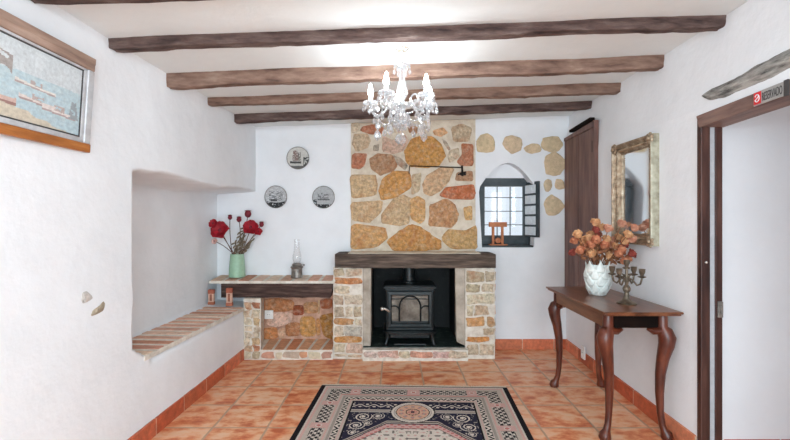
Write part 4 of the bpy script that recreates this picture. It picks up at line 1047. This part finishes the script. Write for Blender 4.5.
pbox(b, c0, c1, e0, e0 + w2_, .0, .02); pbox(b, c0, c1, e1 - w2_, e1, .0, .02); pbox(b, c0, c0 + w2_, e0, e1, .0, .02); pbox(b, c1 - w2_, c1, e0, e1, .0, .02)
b.build('inner_slip', M['ink'], t)
def paint(u, v):  # u 0..1 left-right as seen (left = near, so y small), v up
    n1 = nz(u * 9, v * 9, 1); n2 = nz(u * 22, v * 30, 2)
    c = [206 + 10 * n1, 214 + 10 * n1, 218 + 10 * n1]
    hz_ = .62
    if v < hz_ + .012 * n1:
        d = (hz_ - v) / hz_; c = [178 + 24 * n2 - 12 * d, 204 + 16 * n2 - 10 * d, 212 + 10 * n2 - 8 * d]
    shore = .34 - .36 * u + .05 * n1
    if v < shore: c = [204 + 18 * n2, 186 + 18 * n2, 158 + 18 * n2]
    if u < .42 and v > .55 and v < .88 - .25 * u and nz(u * 7, v * 7, 7) > -.25: c = [142 + 30 * n2, 128 + 30 * n2, 122 + 30 * n2]
    for (bu, bv, bw, bh, bc) in ((.60, .50, .16, .035, (232, 222, 214)), (.62, .32, .15, .04, (226, 206, 198)), (.80, .27, .15, .045, (232, 216, 210)), (.30, .25, .16, .06, (204, 160, 144))):
        dx = (u - bu) / bw; dv = v - bv + .1 * (u - bu)
        if abs(dx) < 1 and -bh < dv < bh * .5 * (abs(dx) + .2): c = list(bc) if dv > -bh * .45 else [bc[0] - 70, bc[1] - 84, bc[2] - 80]
        if abs(dx) < .3 and 0 < dv < bh * 1.8 and n2 > -.1: c = [176, 150, 142]
    if u > .88 and .22 < v < .48 and abs(u - .93) < .05 - .12 * (v - .22) and n2 > -.3: c = [128, 136, 142]
    c = [q * .68 + w_ * .32 for q, w_ in zip(c, (206, 212, 214))]
    return S(*[max(0, min(255, q)) for q in c])
b = MB(); NU, NV = 150, 80; vs = [pf(c0 + (c1 - c0) * i / NU, e0 + (e1 - e0) * j / NV, .014) for i in range(NU + 1) for j in range(NV + 1)]
b.add(vs, [(i * (NV + 1) + j, (i + 1) * (NV + 1) + j, (i + 1) * (NV + 1) + j + 1, i * (NV + 1) + j + 1) for i in range(NU) for j in range(NV)], [paint((i + .5) / NU, (j + .5) / NV) for i in range(NU) for j in range(NV)])
b.build('canvas', M['canvas'], t)

# ------------------------------------------------------------------ rug
RW, RL = 1.49, 2.3
rc = Vector((.150, 3.385, 0)); th = math.radians(2.0)
rt = thing('patterned_rug', 'navy, pink and cream oriental rug on the terracotta floor', 'rug', rc)
rt.rotation_euler.z = 0
NAVY, BLK, CRM, BGE, PNK, ROS, GRYB = S(46, 44, 60), S(36, 32, 36), S(210, 198, 186), S(188, 174, 162), S(202, 162, 154), S(188, 116, 112), S(156, 146, 138)
def motif(u, v, s, seed):   # curled ornament mask
    a = math.sin(u * s) * math.cos(v * s * 1.1) + .6 * math.sin((u + v) * s * 1.7 + seed) * math.cos((u - v) * s * 1.5)
    return a
def rugcol(u, v):
    au = abs(u); vv = min(v, RL - v); a = au
    if au > .712: return BLK
    if vv < .012: return BLK
    if au > .695 or vv < .03: return CRM if (int((u + v) * 200) % 3) else BGE
    if au > .68 or vv < .05: return PNK
    db = min(.68 - au, vv - .05)      # distance inside outer stripes
    side = (.68 - au) < (vv - .05)
    t_ = v if side else u
    if db < .015: return BGE
    if db < .125:
        q = (t_ + (.05 if side else 0)) % .34
        if (side and q < .07 and vv > .2) or (not side and (abs(u) < .045 or abs(au - .45) < .04)):   # pink square with rosette
            rr = math.hypot(q - .035, db - .07)
            if not side: rr = math.hypot(u if abs(u) < .045 else au - .45, db - .07)
            return ROS if rr < .014 else (CRM if rr < .022 else PNK)
        if db < .03 or db > .112: return BGE
        m_ = motif(t_, db, 125, 1) + .5 * nz(t_ * 60, db * 60, 3)
        ring = abs(db - .07) > .03
        return BLK if m_ > .12 else (GRYB if m_ > -.35 else CRM)
    if db < .135: return ROS if not side else PNK
    if db < .175: return BGE if db < .15 or db > .165 else GRYB
    if db < .21:
        k_ = int((t_ + (db if (int(t_ * 30) % 2) else -db)) * 55) % 2
        return BLK if k_ else CRM
    if db < .235: return PNK if .214 < db < .224 else BGE
    if db < .243: return BLK
    # field
    ctr = .455; r = math.hypot(u, (vv - ctr))
    if r < .158:
        PCH = S(206, 164, 140)
        if r > .148: return BLK
        if r > .118: return GRYB if .126 < r < .132 else CRM
        if r > .112: return BLK
        ang = math.atan2(vv - ctr, u)
        if r > .05:
            if abs(r - .082) < .016 and abs((ang / (2 * PI) * 10) % 1 - .5) < .22: return GRYB if abs(r - .082) < .008 else ROS
            return PCH
        if r > .042: return BLK
        if r < .014: return NAVY
        return PCH if math.sin(ang * 8) > 0 or r > .034 else ROS
    oct_ = vv - (.60 + max(0, au - .17) * 1.02)
    if oct_ > 0:
        if oct_ < .012: return BLK
        if oct_ < .022: return BGE
        if oct_ < .034: return NAVY
        if oct_ < .085:
            return ROS if (math.sin(u * 130) * math.sin(vv * 130) > .25) else PNK
        if oct_ < .093: return BLK
        r2 = math.hypot(u * .9, vv - 1.15)
        m_ = motif(au, vv, 70, 2)
        if r2 < .3: return NAVY if m_ > .5 else (PNK if m_ > -.3 else CRM)
        return S(120, 110, 104) if m_ > .62 else (PNK if m_ < -.85 else CRM)
    if .425 < vv < .465 and au > .15: return GRYB if (.43 < vv < .46) else CRM
    if vv > .465 and oct_ > -.03: return BGE if oct_ > -.012 else NAVY
    if vv < .425:     # vine strip
        y0 = .362 + .018 * math.sin(au * 62)
        if abs(vv - y0) < .006: return CRM
        q = (au * 62 / PI) % 1
        if math.hypot((q - .5) * PI / 62, vv - (.362 - .018 * (1 if int(au * 62 / PI) % 2 == 0 else -1))) < .011: return CRM
        return GRYB if nz(au * 60, vv * 60, 5) > .42 else NAVY
    for (cu_, cv_, cr) in ((.335, .535, .062), (.365, .655, .055), (.235, .52, .045), (.375, .745, .035), (.30, .625, .035)):
        du, dv = au - cu_, vv - cv_; r_ = math.hypot(du, dv)
        if r_ < cr:
            ph = (math.atan2(dv, du) / (2 * PI) - r_ / (cr * .42)) % 1
            if ph < .36 or r_ < .012: return CRM
            return NAVY
    return GRYB if nz(au * 55, vv * 55, 9) > .35 else NAVY
b = MB(); NU, NV = 250, 385; vs = []
ct, sn = math.cos(th), math.sin(th)
def rp(u, v, z): # v measured from far edge toward camera
    return rc + Vector((u * ct - v * .058, -v * ct - u * sn, z))
for j in range(NV + 1):
    for i in range(NU + 1):
        u, v = -RW / 2 + RW * i / NU, RL * j / NV; vs.append(rp(u, v, .010 + .0015 * nz(u * 5, v * 5, 0)))
b.add(vs, [(j * (NU + 1) + i, (j + 1) * (NU + 1) + i, (j + 1) * (NU + 1) + i + 1, j * (NU + 1) + i + 1) for j in range(NV) for i in range(NU)], [rugcol(-RW / 2 + RW * (i + .5) / NU, RL * (j + .5) / NV) for j in range(NV) for i in range(NU)])
h = RW / 2
b.hexa([rp(-h, 0, .001), rp(h, 0, .001), rp(h, RL, .001), rp(-h, RL, .001)], [rp(-h, 0, .008), rp(h, 0, .008), rp(h, RL, .008), rp(-h, RL, .008)], S(120, 100, 90))
b.build('pile', M['rug'], rt)
b = MB(); k = 150
for i in range(k):
    u = -h + RW * (i + .5) / k
    for v0, s_ in ((0, -1), (RL, 1)):
        L_ = .045 + R.uniform(-.006, .004); dx = R.uniform(-.004, .004); w_ = RW / k * .46
        b.hexa([rp(u - w_, v0, .001), rp(u + w_, v0, .001), rp(u + w_ + dx, v0 + s_ * L_, .001), rp(u - w_ + dx, v0 + s_ * L_, .001)], [rp(u - w_, v0, .009), rp(u + w_, v0, .009), rp(u + w_ + dx, v0 + s_ * L_, .004), rp(u - w_ + dx, v0 + s_ * L_, .004)])
o = b.build('fringe', M['fringe'], rt); o['kind'] = 'stuff'; o['label'] = 'pale cotton fringe'

# ------------------------------------------------------------------ chandelier
ch = Vector((.042, 2.50, 0)); cz = ceil_z(ch.x)
t = thing('crystal_chandelier', 'small lit crystal chandelier with five candle bulbs hanging from the ceiling', 'chandelier', (ch.x, ch.y, cz))
def C(z): return Vector((ch.x, ch.y, z))
b = MB(); b.lathe([(.04, cz + .005), (.042, cz - .008), (.03, cz - .02), (.008, cz - .03), (0, cz - .03)], C(0), 20); b.build('ceiling_canopy', M['steel'], t, smooth=40)
b = MB(); b.tube([C(cz - .02), C(2.27)], .005, 8)
for i in range(5): b.ball(C(2.35 - i * .016), .008, 6, 4, sc=(.6, 1, 1))
b.build('hanging_rod', M['steel'], t, smooth=40)
b = MB(); b.lathe([(.012, 2.275), (.05, 2.268), (.05, 2.262), (.016, 2.258), (.015, 2.22), (.02, 2.17), (.034, 2.12), (.036, 2.10), (.02, 2.075), (.014, 2.06), (.04, 2.045), (.062, 2.03), (.064, 2.022), (.02, 2.012), (.02, 1.99), (.045, 1.975), (.05, 1.96), (.03, 1.94), (.01, 1.925), (.014, 1.915), (0, 1.90)], C(0), 24); b.build('column', M['crystal'], t, smooth=35)
def drop_mesh(L_, r):
    b = MB(); b.ball((0, 0, -.006), .005, 6, 4)
    z0 = -.012; n = 6; vs = [(0, 0, z0)]
    for zz, rr in ((z0 - L_ * .3, r * .8), (z0 - L_ * .65, r)): vs += [(rr * math.cos(2 * PI * i / n), rr * math.sin(2 * PI * i / n), zz) for i in range(n)]
    vs.append((0, 0, z0 - L_))
    fs = [(0, 1 + (i + 1) % n, 1 + i) for i in range(n)] + [(1 + i, 1 + (i + 1) % n, 1 + n + (i + 1) % n, 1 + n + i) for i in range(n)] + [(1 + n + i, 1 + n + (i + 1) % n, 1 + 2 * n) for i in range(n)]
    b.add(vs, fs); return b
proto = drop_mesh(.032, .0095).build('crystal_drop', M['crystal'], None)
first = [True]
def drop(p, par, s_=1.0):
    o = proto if first[0] else proto.copy()
    if not first[0]: COL.objects.link(o)
    first[0] = False
    o.parent = par; o.location = Vector(p) - WLOC[par.name]; o.scale = (s_, s_, s_); o.rotation_euler.z = R.uniform(0, 3)
AR = .192
for i in range(5):
    a = math.radians(-118 + 72 * i); e = Vector((math.cos(a), math.sin(a), 0))
    b = MB(); pts = [C(2.018) + e * .02, C(2.035) + e * .05, C(2.03) + e * .08, C(1.99) + e * .115, C(1.975) + e * .15, C(1.995) + e * .182, C(2.045) + e * AR]
    # smooth the curve
    sm = []
    for j in range(len(pts) - 1):
        for q in (0, .33, .66): sm.append(pts[j].lerp(pts[j + 1], q))
    sm.append(pts[-1]); sm = [sm[0]] + [(sm[j - 1] + sm[j] + sm[j + 1]) / 3 for j in range(1, len(sm) - 1)] + [sm[-1]]
    b.tube(sm, .0075, 8)
    b.tube([C(2.06) + e * (.1 + .028 * math.cos(q)) + Vector((0, 0, -.01 + .028 * math.sin(q))) for q in [k_ * .55 - 1.5 for k_ in range(10)]], .005, 6)
    arm = b.build('arm', M['crystal'], t, smooth=60)
    c = C(2.045) + e * AR
    b = MB(); n = 24; prof = [(.008, -.004), (.02, -.002), (.038, .006), (.047, .016), (.044, .018), (.034, .01), (.012, .006), (.0, .006)]
    b.lathe(prof, c, n); b.build('drip_pan', M['crystal'], arm, smooth=50)
    b = MB(); b.lathe([(.014, .006), (.014, .05), (.011, .054), (0, .054)], c, 14); b.build('candle_sleeve', M['whitepaint'], arm, smooth=40)
    b = MB(); b.lathe([(.010, .054), (.015, .066), (.0175, .08), (.0155, .074), (.008, .116), (.003, .126), (0, .128)], c, 12); o = b.build('bulb', M['bulb'], arm, smooth=60)
    for j in range(8):
        q = 2 * PI * j / 8 + .2; drop(c + Vector((.044 * math.cos(q), .044 * math.sin(q), .012)), t, 1.0 if j % 2 else 1.35)
    drop(C(1.975) + e * .15 + Vector((0, 0, -.006)), t, 1.5); drop(C(1.925) + e * .15, t, 2.3)
    # bead strands from the arm to the bottom bowl
    b = MB(); p0, p1 = c + Vector((0, 0, .004)), C(1.955) + e * .045
    for j in range(17):
        f_ = j / 16; b.ball(p0.lerp(p1, f_) + Vector((0, 0, -.075 * math.sin(PI * f_))), .0055, 6, 4)
    a2 = math.radians(-118 + 72 * (i + 1)); e2 = Vector((math.cos(a2), math.sin(a2), 0)); p1 = C(2.05) + e2 * AR
    for j in range(21):
        f_ = j / 20; b.ball(p0.lerp(p1, f_) + Vector((0, 0, -.105 * math.sin(PI * f_))), .005, 6, 4)
    b.build('bead_strand', M['crystal'], t, smooth=60)
    for f_ in (.25, .5, .75): drop((c + Vector((0, 0, .004))).lerp(p1, f_) + Vector((0, 0, -.105 * math.sin(PI * f_) - .004)), t, 1.3 if f_ != .5 else 1.7)
for j in range(6):
    q = 2 * PI * j / 6; drop(C(2.262) + Vector((.046 * math.cos(q), .046 * math.sin(q), 0)), t, 1.1)
for j in range(8):
    q = 2 * PI * j / 8 + .3; drop(C(1.958) + Vector((.047 * math.cos(q), .047 * math.sin(q), 0)), t, 1.4)
drop(C(1.905), t, 2.6)

# ------------------------------------------------------------------ light
w = bpy.data.worlds.new('World'); SC.world = w; w.use_nodes = True
bg = w.node_tree.nodes['Background']; bg.inputs['Color'].default_value = (.86, .93, 1, 1); bg.inputs['Strength'].default_value = 1.0
def area(name, loc, rot, sx, sy, e, col):
    l = bpy.data.lights.new(name, 'AREA'); l.shape = 'RECTANGLE'; l.size = sx; l.size_y = sy; l.energy = e; l.color = col
    o = bpy.data.objects.new(name, l); COL.objects.link(o); o.location = loc; o.rotation_euler = rot; return o
area('rear_fill_area', (.1, -2.5, 1.1), (math.radians(90), 0, 0), 2.4, 2.0, 125, (.70, .89, 1))  # added fill light at the invented rear opening, brightens the whole room
area('passage_fill_area', (2.6, -2.3, 1.3), (math.radians(90), 0, 0), 1.0, 1.6, 14, (.9, .95, 1))  # added fill for the passage beyond the doorway, no window modelled

l = bpy.data.lights.new('rear_fill_point', 'POINT'); l.energy = 55; l.shadow_soft_size = .25; l.color = (.82, .94, 1)  # added unseen fill behind the camera, evens out the side walls
o = bpy.data.objects.new('rear_fill_point', l); COL.objects.link(o); o.location = (.35, -.7, 2.0)
cam = bpy.data.cameras.new('camera'); cam.sensor_width = 36; cam.lens = F / 790 * 36; cam.clip_start = .02
co = bpy.data.objects.new('camera', cam); COL.objects.link(co); co.location = (0, 0, CZ); co.rotation_euler = (PI / 2, 0, 0)
SC.camera = co
SC.view_settings.view_transform = 'Standard'; SC.view_settings.look = 'None'; SC.view_settings.gamma = 1; SC.view_settings.exposure = .17
SC.cycles.use_denoising = True
SC.cycles.max_bounces = 10; SC.cycles.diffuse_bounces = 6; SC.cycles.transparent_max_bounces = 16
